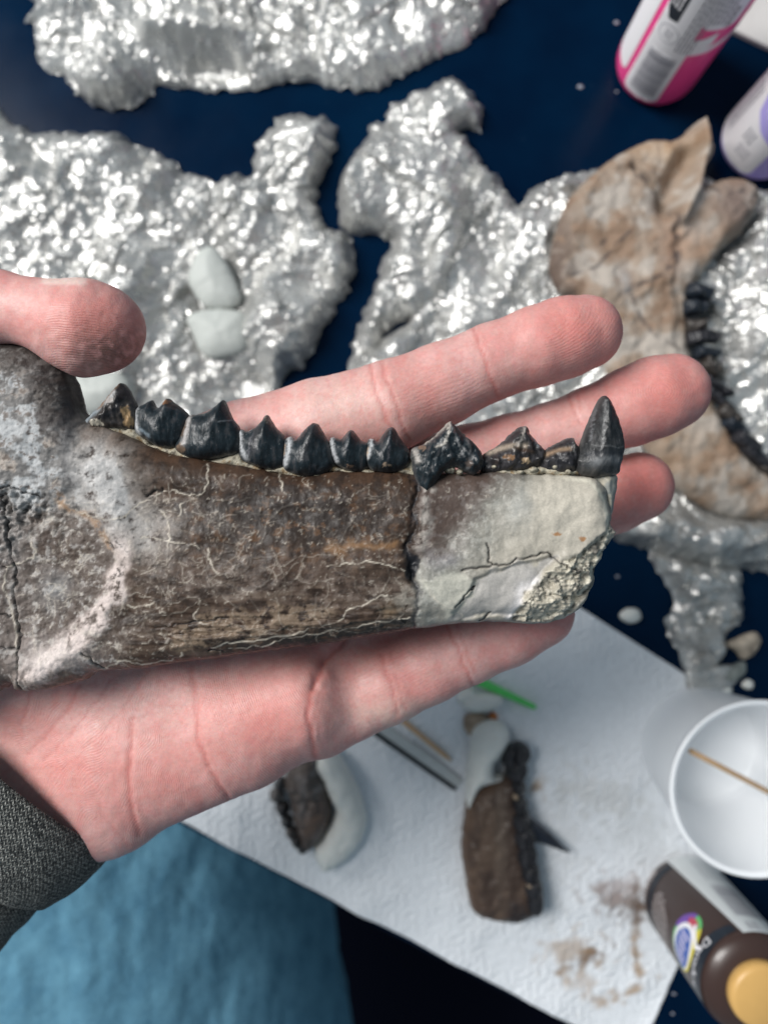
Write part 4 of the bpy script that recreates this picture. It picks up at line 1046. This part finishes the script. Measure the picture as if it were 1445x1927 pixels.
ft([(447, 818), (453, 806), (464, 810), (478, 803), (490, 792), (498, 780), (505, 781), (512, 794), (522, 808), (538, 826), (540, 848), (532, 874), (510, 884), (478, 876), (453, 862)],
   [([(452, 812), (454, 838), (464, 862)], 4.5, PE), ([(500, 783), (506, 796)], 2.5, (.2, .17, .14)), ([(487, 800), (474, 830), (470, 858)], 1.8, (.10, .10, .11)), ([(486, 805), (480, 850)], 7, (.032, .032, .035))], seed=704)
ft([(534, 836), (538, 824), (548, 820), (557, 826), (568, 812), (580, 800), (591, 794), (601, 801), (610, 818), (624, 850), (625, 874), (608, 890), (584, 896), (554, 892), (535, 878)],
   [([(546, 824), (544, 848), (537, 874)], 5, PE), ([(536, 838), (534, 856)], 2.5, (.34, .26, .2)), ([(590, 800), (582, 830), (574, 865)], 6, (.030, .031, .034))], seed=705)
ft([(620, 834), (623, 822), (632, 822), (642, 824), (652, 812), (661, 807), (669, 815), (680, 828), (696, 836), (696, 860), (690, 880), (672, 888), (646, 882), (626, 866)],
   [([(624, 824), (626, 845), (634, 868)], 3.8, PE), ([(655, 815), (652, 850)], 1.5, (.09, .09, .10))], [(660, 878, 9, 3, (.2, .13, .09))], seed=706, R=2.8)
ft([(690, 840), (693, 826), (702, 824), (712, 829), (722, 814), (733, 803), (742, 805), (752, 822), (769, 850), (767, 872), (750, 886), (722, 890), (698, 882), (689, 862)],
   [([(700, 826), (697, 845), (691, 862)], 3.8, PE), ([(691, 845), (689, 858)], 3, (.5, .38, .28)), ([(734, 808), (732, 845), (730, 870)], 1.5, (.08, .08, .09))], [(726, 876, 8, 3, (.36, .26, .18))], seed=707, R=2.8)
ft([(776, 850), (783, 840), (800, 834), (818, 820), (832, 806), (846, 791), (856, 798), (874, 816), (898, 840), (907, 864), (898, 886), (880, 892), (858, 880), (838, 886), (824, 904), (806, 930), (794, 918), (784, 894), (779, 872)],
   [([(800, 834), (832, 807), (846, 792)], 3, (.36, .34, .30)), ([(846, 792), (842, 815), (835, 835), (820, 842)], 2.2, (.4, .37, .33)), ([(781, 848), (786, 868)], 5, (.36, .33, .30)), ([(875, 822), (885, 850), (880, 880)], 3, (.12, .12, .12)), ([(848, 800), (870, 860)], 2, (.2, .2, .2)), ([(855, 830), (890, 862)], 1.6, (.2, .2, .2))], [(795, 842, 7, 6, (.16, .105, .075)), (880, 872, 9, 7, (.08, .06, .05))], z=149.5, seed=708, R=3.0, jag=.7, rough=.2)
ft([(905, 876), (912, 858), (930, 844), (946, 832), (962, 816), (980, 803), (992, 802), (998, 814), (1012, 832), (1024, 848), (1020, 868), (996, 886), (960, 890), (922, 890)],
   [([(920, 852), (950, 842), (985, 840)], 5, (.34, .28, .22)), ([(985, 805), (975, 830), (962, 850)], 2.5, (.34, .31, .28)), ([(1000, 818), (1012, 840)], 3, (.3, .32, .34)), ([(965, 845), (998, 852)], 4, (.05, .03, .02))], [(955, 862, 14, 6, (.18, .10, .05)), (985, 868, 12, 7, (.36, .26, .16)), (930, 868, 8, 8, (.03, .022, .02))], seed=709, R=2.8, base=(.028, .026, .028), label='chipped front tooth with brown crown', jag=.9, rough=.25)
ft([(1016, 864), (1026, 848), (1042, 838), (1060, 828), (1078, 822), (1086, 836), (1098, 850), (1103, 870), (1088, 890), (1056, 892), (1024, 888)],
   [([(1022, 858), (1048, 848), (1066, 846)], 4, (.26, .18, .12)), ([(1078, 826), (1074, 850)], 2.2, (.3, .29, .27)), ([(1050, 870), (1085, 876)], 5, (.01, .01, .013))], seed=710, R=2.6, base=(.024, .023, .026), jag=.8, rough=.22)
ft([(1086, 868), (1096, 842), (1104, 812), (1114, 784), (1126, 756), (1136, 744), (1146, 746), (1156, 764), (1166, 790), (1172, 818), (1173, 844), (1167, 870), (1160, 892), (1128, 898), (1098, 892)],
   [([(1108, 838), (1122, 842), (1140, 841), (1158, 844), (1171, 840)], 1.2, (.12, .12, .12)), ([(1136, 752), (1130, 790), (1126, 838)], 1.4, (.15, .15, .15)), ([(1120, 770), (1112, 800), (1108, 830)], 1.8, (.12, .12, .125)), ([(1112, 872), (1140, 864), (1165, 868)], 10, (.13, .135, .14)), ([(1100, 856), (1165, 852)], 5, (.02, .022, .026))], z=147.5, hgt=5.0, R=4.8, seed=711, base=(.026, .027, .028), label='tall conical canine at the front end', jag=.25)
slab('root', [(1104, 888), (1130, 880), (1160, 884), (1164, 910), (1158, 950), (1150, 985), (1138, 992), (1132, 950), (1116, 918)], 147, 142, 7.5, BONE, FJ, lambda a, b, x, y, d: lerp(np.ones((len(x), 3)) * np.array([.27, .275, .255]), (.42, .39, .32), sstep(-.1, .5, fbm(x / 1.6, y / 3, 4, 720))) , 720, R=4.5, res=.3, detail=.6)

# ------------------------------------------------------------------ the person: hand, sleeve, trousers
root_c = P(300, 1300, 128)
PER = thing('person', 'person holding the fossil in an open left hand, grey knit sleeve, blue jeans', 'person', (root_c[0], root_c[1], 100))
HS = .62
x0, x1, y0, y1, z0, z1 = -150., 88., -100., 66., 92., 166.
gx = np.arange(x0, x1, HS, dtype=np.float32); gy = np.arange(y0, y1, HS, dtype=np.float32); gz = np.arange(z0, z1, HS, dtype=np.float32)
BIG = np.float32(12.0)
def smin(a, b, k):
    h = np.maximum(k - np.abs(a - b), 0) / k
    return np.minimum(a, b) - h * h * (k * .25)
def put(FF, p, q, ra, rb, k, zs=1.0):
    p = np.asarray(p, np.float32); q = np.asarray(q, np.float32); r = max(ra, rb) + 9
    def rngi(g, lo, hi): return max(0, np.searchsorted(g, lo)), min(len(g), np.searchsorted(g, hi))
    i0, i1 = rngi(gx, min(p[0], q[0]) - r, max(p[0], q[0]) + r); j0, j1 = rngi(gy, min(p[1], q[1]) - r, max(p[1], q[1]) + r)
    k0, k1 = rngi(gz, min(p[2], q[2]) - r, max(p[2], q[2]) + r)
    if i1 <= i0 or j1 <= j0 or k1 <= k0: return
    X = gx[i0:i1, None, None] - p[0]; Y = gy[None, j0:j1, None] - p[1]; Z = (gz[None, None, k0:k1] - p[2]) * np.float32(zs)
    d = q - p; d[2] *= zs; L = float(d @ d) + 1e-6
    t = np.clip((X * d[0] + Y * d[1] + Z * d[2]) / L, 0, 1)
    D = np.sqrt((X - t * d[0]) ** 2 + (Y - t * d[1]) ** 2 + (Z - t * d[2]) ** 2) - (ra + (rb - ra) * t)
    FF[i0:i1, j0:j1, k0:k1] = smin(FF[i0:i1, j0:j1, k0:k1], D.astype(np.float32), k)
def field(): return np.full((len(gx), len(gy), len(gz)), BIG, np.float32)
def finger(nodes, k=1.6):
    FF = field()
    for (ax, ay, az, ar), (bx_, by_, bz, br_) in zip(nodes[:-1], nodes[1:]):
        put(FF, P(ax, ay, az), P(bx_, by_, bz), ar, br_, k)
    return FF
INDEX = [(380, 880, 124, 12.5), (465, 850, 127, 12.4), (600, 806, 130, 11.6), (735, 764, 132, 10.6), (830, 724, 131, 9.7), (925, 681, 131, 8.9), (1010, 652, 132, 9.3), (1060, 636, 131.5, 9.4), (1099, 626, 130.5, 8.9)]
MIDDLE = [(420, 980, 122, 12.5), (700, 930, 122, 10.5), (880, 872, 120, 9.6), (960, 848, 120, 9.0), (1035, 822, 120, 8.4), (1110, 795, 121, 8.7), (1185, 766, 121, 9.7), (1230, 748, 121, 10.0), (1262, 738, 120, 9.6)]
RING = [(460, 1110, 120, 12), (760, 1080, 116, 10), (950, 1022, 114, 9.4), (1080, 964, 114, 9.3), (1150, 934, 114, 9.5), (1200, 916, 113, 9.1)]
PINKY = [(500, 1340, 119, 12.5), (600, 1345, 121, 10.4), (730, 1285, 122, 9.9), (800, 1250, 122, 9.8), (870, 1217, 122, 9.6), (950, 1180, 122, 9.8), (1012, 1152, 121.5, 9.0)]
THUMB = [(-330, 830, 132, 17), (-200, 690, 142, 12.5), (-80, 600, 148, 9.2), (0, 577, 150, 7.3), (70, 590, 151, 7.0), (118, 606, 151, 8.4), (160, 617, 150.5, 10.1), (194, 619, 150, 9.0)]
HAND = finger(INDEX)
for fg in (MIDDLE, RING, PINKY): HAND = smin(HAND, finger(fg), .7)
PALM = field()
for (a0, b0, ra, rb, zs) in [
    ((240, 1110, 118), (440, 900, 120), 19, 15, 1.5), ((300, 1130, 116), (460, 1090, 117), 20, 18, 1.5),
    ((450, 1345, 124.5), (560, 1320, 127), 14.5, 12.5, 1.0), ((240, 1430, 122), (450, 1370, 124), 18.5, 15.5, 1.25),
    ((170, 1420, 120), (360, 1330, 121), 23, 21, 1.5), ((300, 1250, 118), (500, 1220, 120), 19, 16, 1.4),
    ((20, 1280, 118), (200, 1220, 118), 24, 22, 1.4), ((-60, 1150, 124), (-260, 880, 130), 22, 19, 1.2),
    ((520, 1190, 115), (820, 1120, 114), 13, 11, 1.3), ((500, 1240, 117), (640, 1240, 116), 12, 9, 1.0),
    ((60, 1400, 116), (170, 1450, 116), 21, 19.0, 1.35), ((90, 1460, 113), (-230, 1790, 97), 18.5, 22, 1.25),
    ((20, 1410, 113), (-300, 1710, 97), 18, 22, 1.25), ((195, 1530, 120), (215, 1520, 120), 10.5, 10.5, 1.0)]:
    put(PALM, P(*a0), P(*b0), ra, rb, 6.0, zs)
HAND = smin(HAND, PALM, 4.5)
HAND = smin(HAND, finger(THUMB, 2.0), 5.0)
def surface_nets(f, h, org):
    s = f < 0
    nx, ny, nz = f.shape
    cnt = np.zeros((nx - 1, ny - 1, nz - 1), np.int8)
    for i in (0, 1):
        for j in (0, 1):
            for k in (0, 1): cnt += s[i:nx - 1 + i, j:ny - 1 + j, k:nz - 1 + k]
    act = (cnt > 0) & (cnt < 8)
    I, J, Kk = np.where(act); n = len(I)
    idx = np.full(act.shape, -1, np.int32); idx[act] = np.arange(n)
    acc = np.zeros((n, 3)); w = np.zeros(n)
    cor = [(i, j, k) for i in (0, 1) for j in (0, 1) for k in (0, 1)]
    val = {c: f[I + c[0], J + c[1], Kk + c[2]] for c in cor}
    for c in cor:
        for ax in range(3):
            if c[ax] == 0:
                e = list(c); e[ax] = 1; e = tuple(e)
                va, vb = val[c], val[e]; m = (va < 0) != (vb < 0)
                t = np.where(m, va / np.where(m, va - vb, 1), 0)
                p = np.tile(np.array(c, float), (n, 1)); p[:, ax] = t
                acc[m] += p[m]; w += m
    V = acc / w[:, None] + np.stack([I, J, Kk], 1)
    V = V * h + np.array(org)
    Q = []
    for ax in range(3):
        o1, o2 = [(1, 2), (2, 0), (0, 1)][ax]
        sl = [slice(None)] * 3; sl2 = [slice(None)] * 3
        sl[ax] = slice(0, -1); sl2[ax] = slice(1, None)
        sa, sb = s[tuple(sl)], s[tuple(sl2)]
        ch = np.array(np.where(sa != sb)).T
        ok = (ch[:, o1] > 0) & (ch[:, o2] > 0) & (ch[:, o1] < f.shape[o1] - 1) & (ch[:, o2] < f.shape[o2] - 1)
        ch = ch[ok]; ins = sa[tuple(ch.T)]
        def cell(d1, d2):
            c = ch.copy(); c[:, o1] += d1; c[:, o2] += d2; return idx[tuple(c.T)]
        q = np.stack([cell(-1, -1), cell(0, -1), cell(0, 0), cell(-1, 0)], 1)
        q[~ins] = q[~ins][:, ::-1]
        Q.append(q)
    return V, np.concatenate(Q)
HAND[0], HAND[-1] = 5, 5; HAND[:, 0], HAND[:, -1] = 5, 5; HAND[:, :, 0], HAND[:, :, -1] = 5, 5
V, Q = surface_nets(HAND, HS, (x0, y0, z0))
# relax, then normals from the faces
E = np.concatenate([Q[:, [0, 1]], Q[:, [1, 2]], Q[:, [2, 3]], Q[:, [3, 0]]])
def relax(V, it, lam):
    for _ in range(it):
        S = np.zeros_like(V); n = np.zeros(len(V))
        for c_ in range(3): S[:, c_] = np.bincount(E[:, 0], V[E[:, 1], c_], len(V)) + np.bincount(E[:, 1], V[E[:, 0], c_], len(V))
        n = np.bincount(E[:, 0], minlength=len(V)) + np.bincount(E[:, 1], minlength=len(V))
        V = V + lam * (S / n[:, None] - V)
    return V
V = relax(V, 3, .5)
fn = np.cross(V[Q[:, 2]] - V[Q[:, 0]], V[Q[:, 3]] - V[Q[:, 1]])
N = np.zeros_like(V)
for j in range(4):
    for c_ in range(3): N[:, c_] += np.bincount(Q[:, j], fn[:, c_], len(V))
N /= np.linalg.norm(N, axis=1)[:, None] + 1e-9
a, b = topx(V[:, 0], V[:, 1], V[:, 2])
x, y, z = V.T
up = sstep(-.1, .4, N[:, 2])
creases = [([(252, 1350), (248, 1390), (244, 1440), (243, 1490), (250, 1530), (262, 1570)], .55, 5, 1.0), ([(362, 1255), (366, 1310), (374, 1390), (400, 1455), (430, 1500)], .4, 5, .8), ([(376, 1390), (392, 1440), (420, 1490), (445, 1515)], .25, 4, .5),
           ([(150, 1290), (110, 1360), (50, 1420)], .3, 4, .6), ([(210, 1280), (160, 1350), (85, 1430)], .22, 3.5, .6), ([(285, 1250), (250, 1310), (190, 1380), (120, 1450)], .18, 3, .45), ([(60, 1300), (40, 1360)], .25, 4, .5),
           ([(250, 1370), (300, 1330), (355, 1330)], .12, 3, .3), ([(178, 1500), (200, 1540), (225, 1565), (240, 1590)], .22, 6, .4), ([(655, 1185), (625, 1225), (600, 1262), (590, 1290)], 1.3, 12, .6),
           ([(655, 1195), (620, 1240), (592, 1285), (580, 1330), (584, 1380), (598, 1425)], .5, 6, 1.0), ([(612, 1290), (594, 1340), (605, 1400)], .15, 4, .3),
           ([(842, 1178), (856, 1212), (878, 1262), (892, 1292)], .42, 4, .9), ([(856, 1172), (872, 1210), (894, 1260)], .2, 3.5, .5), ([(716, 1232), (730, 1280), (748, 1345)], .3, 4, .7), ([(732, 1226), (746, 1276), (762, 1335)], .15, 3.5, .4),
           ([(890, 614), (902, 650), (920, 700), (938, 748)], .42, 4, .9), ([(902, 618), (914, 656)], .15, 3, .3), ([(694, 684), (706, 735), (728, 790), (748, 830)], .38, 4, .8), ([(716, 676), (730, 725), (752, 780), (772, 828)], .38, 4, .8), ([(524, 770), (530, 812)], .14, 4, .35),
           ([(1068, 738), (1080, 770), (1094, 800)], .3, 4, .7), ([(1082, 735), (1096, 775)], .15, 3.5, .4)]
red = np.zeros(len(V))
disp = np.zeros(len(V))
for i, (ln, dp, wd, rd) in enumerate(creases):
    l = spline(A_(*ln), 5, False)
    m = (a > l[:, 0].min() - 30) & (a < l[:, 0].max() + 30) & (b > l[:, 1].min() - 30) & (b < l[:, 1].max() + 30)
    dd = linedist(a[m] + 5 * pn(a[m] / 30, b[m] / 30, 3), b[m] + 4 * pn(a[m] / 26, b[m] / 26, 13), l)
    wd = wd * .95; dp = .55 * dp * (.55 + .45 * sstep(-.4, .3, pn(a[m] / 40 + i, b[m] / 40, 14)))
    disp[m] -= dp * np.exp(-(dd / wd) ** 2) * up[m]
    disp[m] += dp * .12 * np.exp(-((dd - wd * 2.4) / (wd * 1.4)) ** 2) * up[m]
    red[m] = np.maximum(red[m], rd * np.exp(-(dd / (wd * .9)) ** 2) * up[m])
disp += .10 * fbm(a / 26, b / 26, 3, 900) * up
disp += .7 * gs(a, b, 60, 0, 1, 1)
V = V + N * disp[:, None]
# friction ridges: a phase in mm and an amplitude
ph = np.zeros(len(V)); am = np.zeros(len(V)); am2 = np.zeros(len(V)); k13 = .127
def ridge(phase, weight):
    global ph, am, am2
    m = weight > am; ph = np.where(m, phase, ph); am2 = np.where(m, am, np.maximum(am2, weight)); am = np.maximum(am, weight)
u = ((a - 1080) * .94 - (b - 618) * .33); v = ((a - 1080) * .33 + (b - 618) * .94)
v = v + 5 * pn(a / 70, b / 70, 8) + 42; u = u + 40
ridge(np.sqrt((u / 1.5) ** 2 + v ** 2 + 900) * k13 * .82, .5 * sstep(-10, 40, u + v * .8) * gs(a, b, 1080, 640, 110, 70) * up)
u = (a - 1245); v = (b - 735); ridge(np.sqrt((u / 1.2) ** 2 + v ** 2 + 30) * k13, .5 * gs(a, b, 1250, 740, 80, 70) * up)
ridge(np.sqrt((a - 640) ** 2 * 1.0 + (b - 1235) ** 2 * .8) * k13, .6 * sstep(-.6, .4, pn(a / 45, b / 45, 17) + .3) * sstep(640, 560, a) * sstep(330, 420, a) * sstep(1180, 1230, b) * up)
ridge((a + .12 * (b - 1350) + 22 * pn(a / 80, b / 80, 4)) * k13, .5 * sstep(-.5, .5, pn(a / 50, b / 50, 16) + .3) * sstep(430, 350, a) * sstep(190, 250, a) * up)
ridge(((a + b) * .7 + 24 * pn(a / 70, b / 70, 5)) * k13, .4 * sstep(240, 190, a) * sstep(1280, 1330, b) * up)
ridge((b * .98 - .0012 * (a - 120) ** 2 + 5 * pn(a / 60, b / 60, 6)) * .114, 1.0 * sstep(70, 130, a) * sstep(275, 250, a) * sstep(560, 590, b) * sstep(720, 700, b) * (b < 740) * .8)
u = (a * .93 - b * .37)
ridge((a * .37 + b * .93 + 6 * pn(a / 60, b / 60, 7)) * k13 * .55, .45 * gs(a, b, 830, 730, 110, 60) * up)
ridge((a * .45 + b * .9) * k13 * .6, .3 * gs(a, b, 760, 1270, 200, 70) * up)
am = np.clip(am - am2, 0, 1)
# pigment, plus painted shade on the thumb pad
n0 = fbm(a / 70, b / 70, 4, 910); n1 = fbm(a / 16, b / 16, 4, 920)
pale = np.array([.62, .345, .315]); col = np.ones((len(V), 3)) * pale
col = lerp(col, (.69, .40, .375), .6 * sstep(0, .5, n0)); col = lerp(col, (.60, .27, .25), .6 * sstep(0, .5, -n0))
for (cx_, cy_, rx, ry, w_) in ((1080, 620, 110, 70, .75), (1255, 740, 90, 80, .8), (1205, 915, 90, 80, .85), (1030, 1160, 90, 60, .55), (500, 1350, 110, 90, .5), (300, 1470, 150, 90, .35), (180, 610, 90, 60, .8), (790, 735, 80, 60, .35), (120, 1450, 90, 90, .4), (760, 1280, 60, 60, .35)):
    col = lerp(col, (.60, .19, .165), 1.1 * w_ * gs(a, b, cx_, cy_, rx, ry))
col = lerp(col, (.68, .50, .44), .5 * gs(a, b, 640, 760, 120, 60)); col = lerp(col, (.66, .52, .44), .5 * gs(a, b, 740, 1345, 90, 30))
col = lerp(col, (.50, .14, .12), .75 * red)
col = lerp(col, (.16, .075, .055), .9 * gs(a, b, 205, 660, 85, 52) * sstep(-.7, .2, n1) * (b < 760))  # lower thumb pad: dusty grime together with shade painted into the skin colour
n4 = fbm(a / 7, b / 7, 3, 940)
col = lerp(col, (.58, .22, .20), .35 * sstep(.1, .5, n1 + .4 * n4)); col = lerp(col, (.70, .45, .41), .16 * sstep(.15, .6, -n1 + .4 * n4))
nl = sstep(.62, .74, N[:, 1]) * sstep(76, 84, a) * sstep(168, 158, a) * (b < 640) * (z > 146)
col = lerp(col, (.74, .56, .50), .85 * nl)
col = col * (1 + .05 * n1)[:, None]
def skin():
    M = Mat('skin')
    c = M.attr('Col', 'Color')
    c = M.mix(1.0, c, M.ramp(M.noise(1.1, 4), [(.3, .93), (.7, 1.06)]), 'MULTIPLY')
    rp = M.attr('ridge_phase'); ra = M.attr('ridge_amp')
    wob = M.math('ADD', rp, M.math('MULTIPLY', M.noise(.5, 3), .55))
    sn = M.math('SINE', M.math('MULTIPLY', wob, 2 * math.pi / .52))
    brk = M.ramp(M.noise(1.3, 3), [(.35, .25), (.6, 1)])
    hgt = M.math('MULTIPLY', M.math('MULTIPLY', sn, ra), brk)
    c = M.mix(M.math('MULTIPLY', M.math('MULTIPLY', M.math('ADD', M.math('MULTIPLY', hgt, .5), .5), ra), .15), c, (.85, .62, .55))
    # dry, dusty flecks
    fl = M.math('MULTIPLY', M.ramp(M.noise(2.4, 4, .7), [(.66, 0), (.72, 1)]), M.math('MULTIPLY', M.ramp(M.noise(.12, 2), [(.5, 0), (.65, 1)]), ra))
    c = M.mix(M.math('MULTIPLY', fl, .45), c, (.8, .66, .58))
    M.color(c)
    M.set(Roughness=M.ramp(M.noise(.9, 4), [(.3, .40), (.7, .56)]), Specular_IOR_Level=.45, Subsurface_Weight=.35, Subsurface_Radius=(1.0, .32, .18), Subsurface_Scale=.0022)
    M.bump(hgt, .045); M.bump(M.noise(1.9, 5, .6), .07); M.bump(M.voronoi(2.2, 'DISTANCE_TO_EDGE'), .05)
    return M.m
SKIN = skin()
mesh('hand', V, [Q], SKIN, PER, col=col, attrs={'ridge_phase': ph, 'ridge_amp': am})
# sleeve: turned knit cuff and forearm, built along the arm
def knit():
    M = Mat('grey knit')
    U = M.attr('knit_u'); Vv = M.attr('knit_v')
    cu = M.math('DIVIDE', U, 1.25)                     # wale
    fr_ = M.math('ABSOLUTE', M.math('SUBTRACT', M.math('FRACT', cu), .5))
    ch = M.math('ADD', M.math('DIVIDE', Vv, .95), M.math('MULTIPLY', fr_, 1.5))
    st = M.math('ABSOLUTE', M.math('SUBTRACT', M.math('FRACT', ch), .5))      # 0 centre .5 edge
    h1 = M.ramp(st, [(.0, 1), (.5, 0)])
    edge = M.ramp(fr_, [(.0, .15), (.12, 1), (.4, 1), (.5, .2)])
    hh = M.math('MULTIPLY', h1, edge)
    fib = M.noise(1.3, 4, .7)
    fleck = M.ramp(M.noise(1.1, 3, .75, M.coords((1.6, .8, 1.3))), [(.42, .0), (.6, 1)])
    c = M.mix(fleck, (.05, .055, .053), (.62, .63, .58))
    c = M.mix(M.math('MULTIPLY', hh, 1.0), (.012, .014, .015), c)
    M.color(c); M.set(Roughness=.9, Specular_IOR_Level=.15, Sheen_Weight=.15)
    M.bump(hh, .5); M.bump(fib, .2)
    return M.m
KN = knit()
def sleeve_part(name, ss, rr, zsq, base_px, z_top, axis_px, wob=.6, seed=0, tilt=-.28):
    c0 = P(base_px[0], base_px[1], z_top)
    ss = list(ss); rr = list(rr)
    ax = np.array([axis_px[0], -axis_px[1], 0.]); ax /= np.linalg.norm(ax); ax[2] = tilt; ax /= np.linalg.norm(ax)
    side = np.cross((0, 0, 1), ax); side /= np.linalg.norm(side); upv = np.cross(ax, side)
    if upv[2] < 0: upv = -upv
    n = 140; V = []; U = []; W = []
    for i, (s_, r) in enumerate(zip(ss, rr)):
        for j in range(n):
            t = 2 * math.pi * j / n
            r2 = r + wob * float(pn(math.cos(t) * 2 + 9, math.sin(t) * 2 + s_ * .12, 70 + seed))
            V.append(c0 + ax * s_ + side * r2 * math.cos(t) + upv * r2 * zsq * math.sin(t)); U.append(t * 33); W.append(s_ if i < len(ss) else 0)
    Fc = [[i * n + j, i * n + (j + 1) % n, (i + 1) * n + (j + 1) % n, (i + 1) * n + j] for i in range(len(ss) - 1) for j in range(n)]
    return mesh(name, np.array(V), np.array(Fc), KN, PER, attrs={'knit_u': U, 'knit_v': W})
def dense(keys, step=.7):
    ks = np.array(keys, float); t = np.concatenate([[0], np.cumsum(np.hypot(np.diff(ks[:, 0]), np.diff(ks[:, 1])))])
    tt = np.arange(0, t[-1], step); return np.interp(tt, t, ks[:, 0]), np.interp(tt, t, ks[:, 1])
cs, cr_ = dense([(6, 31.2), (1.2, 32.0), (.2, 32.8), (0, 33.5), (.6, 34.2), (3, 34.8), (8, 34.6), (13, 33.2), (16.5, 31.2), (17.5, 29.5), (17, 28)])
cr_ = np.array(cr_) - 1.6; cs = np.array(cs) * 1.25
sleeve_part('sleeve_cuff', cs, cr_, .80, (42, 1432), 117, (-.66, .75), seed=1, tilt=.30)
ss_, sr_ = dense([(14, 27.5), (17, 29.2), (20, 30.6), (24, 30.8), (34, 30.2), (60, 31), (95, 33)], 1.0)
sr_ = np.array(sr_) - 1.6
sleeve_part('sleeve', np.array(ss_) + 3, sr_, .82, (34, 1438), 115, (-.66, .75), .9, seed=2, tilt=-.10)

# trousers under the table edge
def denim():
    M = Mat('denim')
    tw = M.noise(1.6, 4, .7, M.coords((1.0, .35, 1)))
    big = M.noise(.05, 6, .68)
    c = M.mix(M.ramp(big, [(.35, 0), (.68, 1)]), (.045, .15, .245), (.13, .31, .43))
    c = M.mix(M.ramp(tw, [(.35, 0), (.7, .55)]), c, (.22, .44, .56))
    M.color(c); M.set(Roughness=.9, Specular_IOR_Level=.15)
    M.bump(tw, .4); M.bump(M.noise(.12, 3), 1.5); M.bump(M.noise(.03, 2, .4, M.coords((1.6, .8, 1))), 7.0)
    return M.m
DEN = denim()
def leg(path, rad, squash=1.0):
    V, Fc, _ = tube(path, rad, 64, squash)
    n = fbm(V[:, 0] / 40, V[:, 1] / 40 + V[:, 2] / 50, 3, 950)
    c_ = np.repeat(np.asarray(path), 64, axis=0)
    dv_ = V - c_; V = c_ + dv_ * (1 + .03 * n)[:, None]
    return mesh('trouser_leg', V, Fc, DEN, PER)
leg(spline(A_((-166, -420, -215), (-188, -300, -212), (-212, -190, -208), (-234, -130, -206), (-266, -60, -206), (-326, 60, -212)), 6, False), 152)
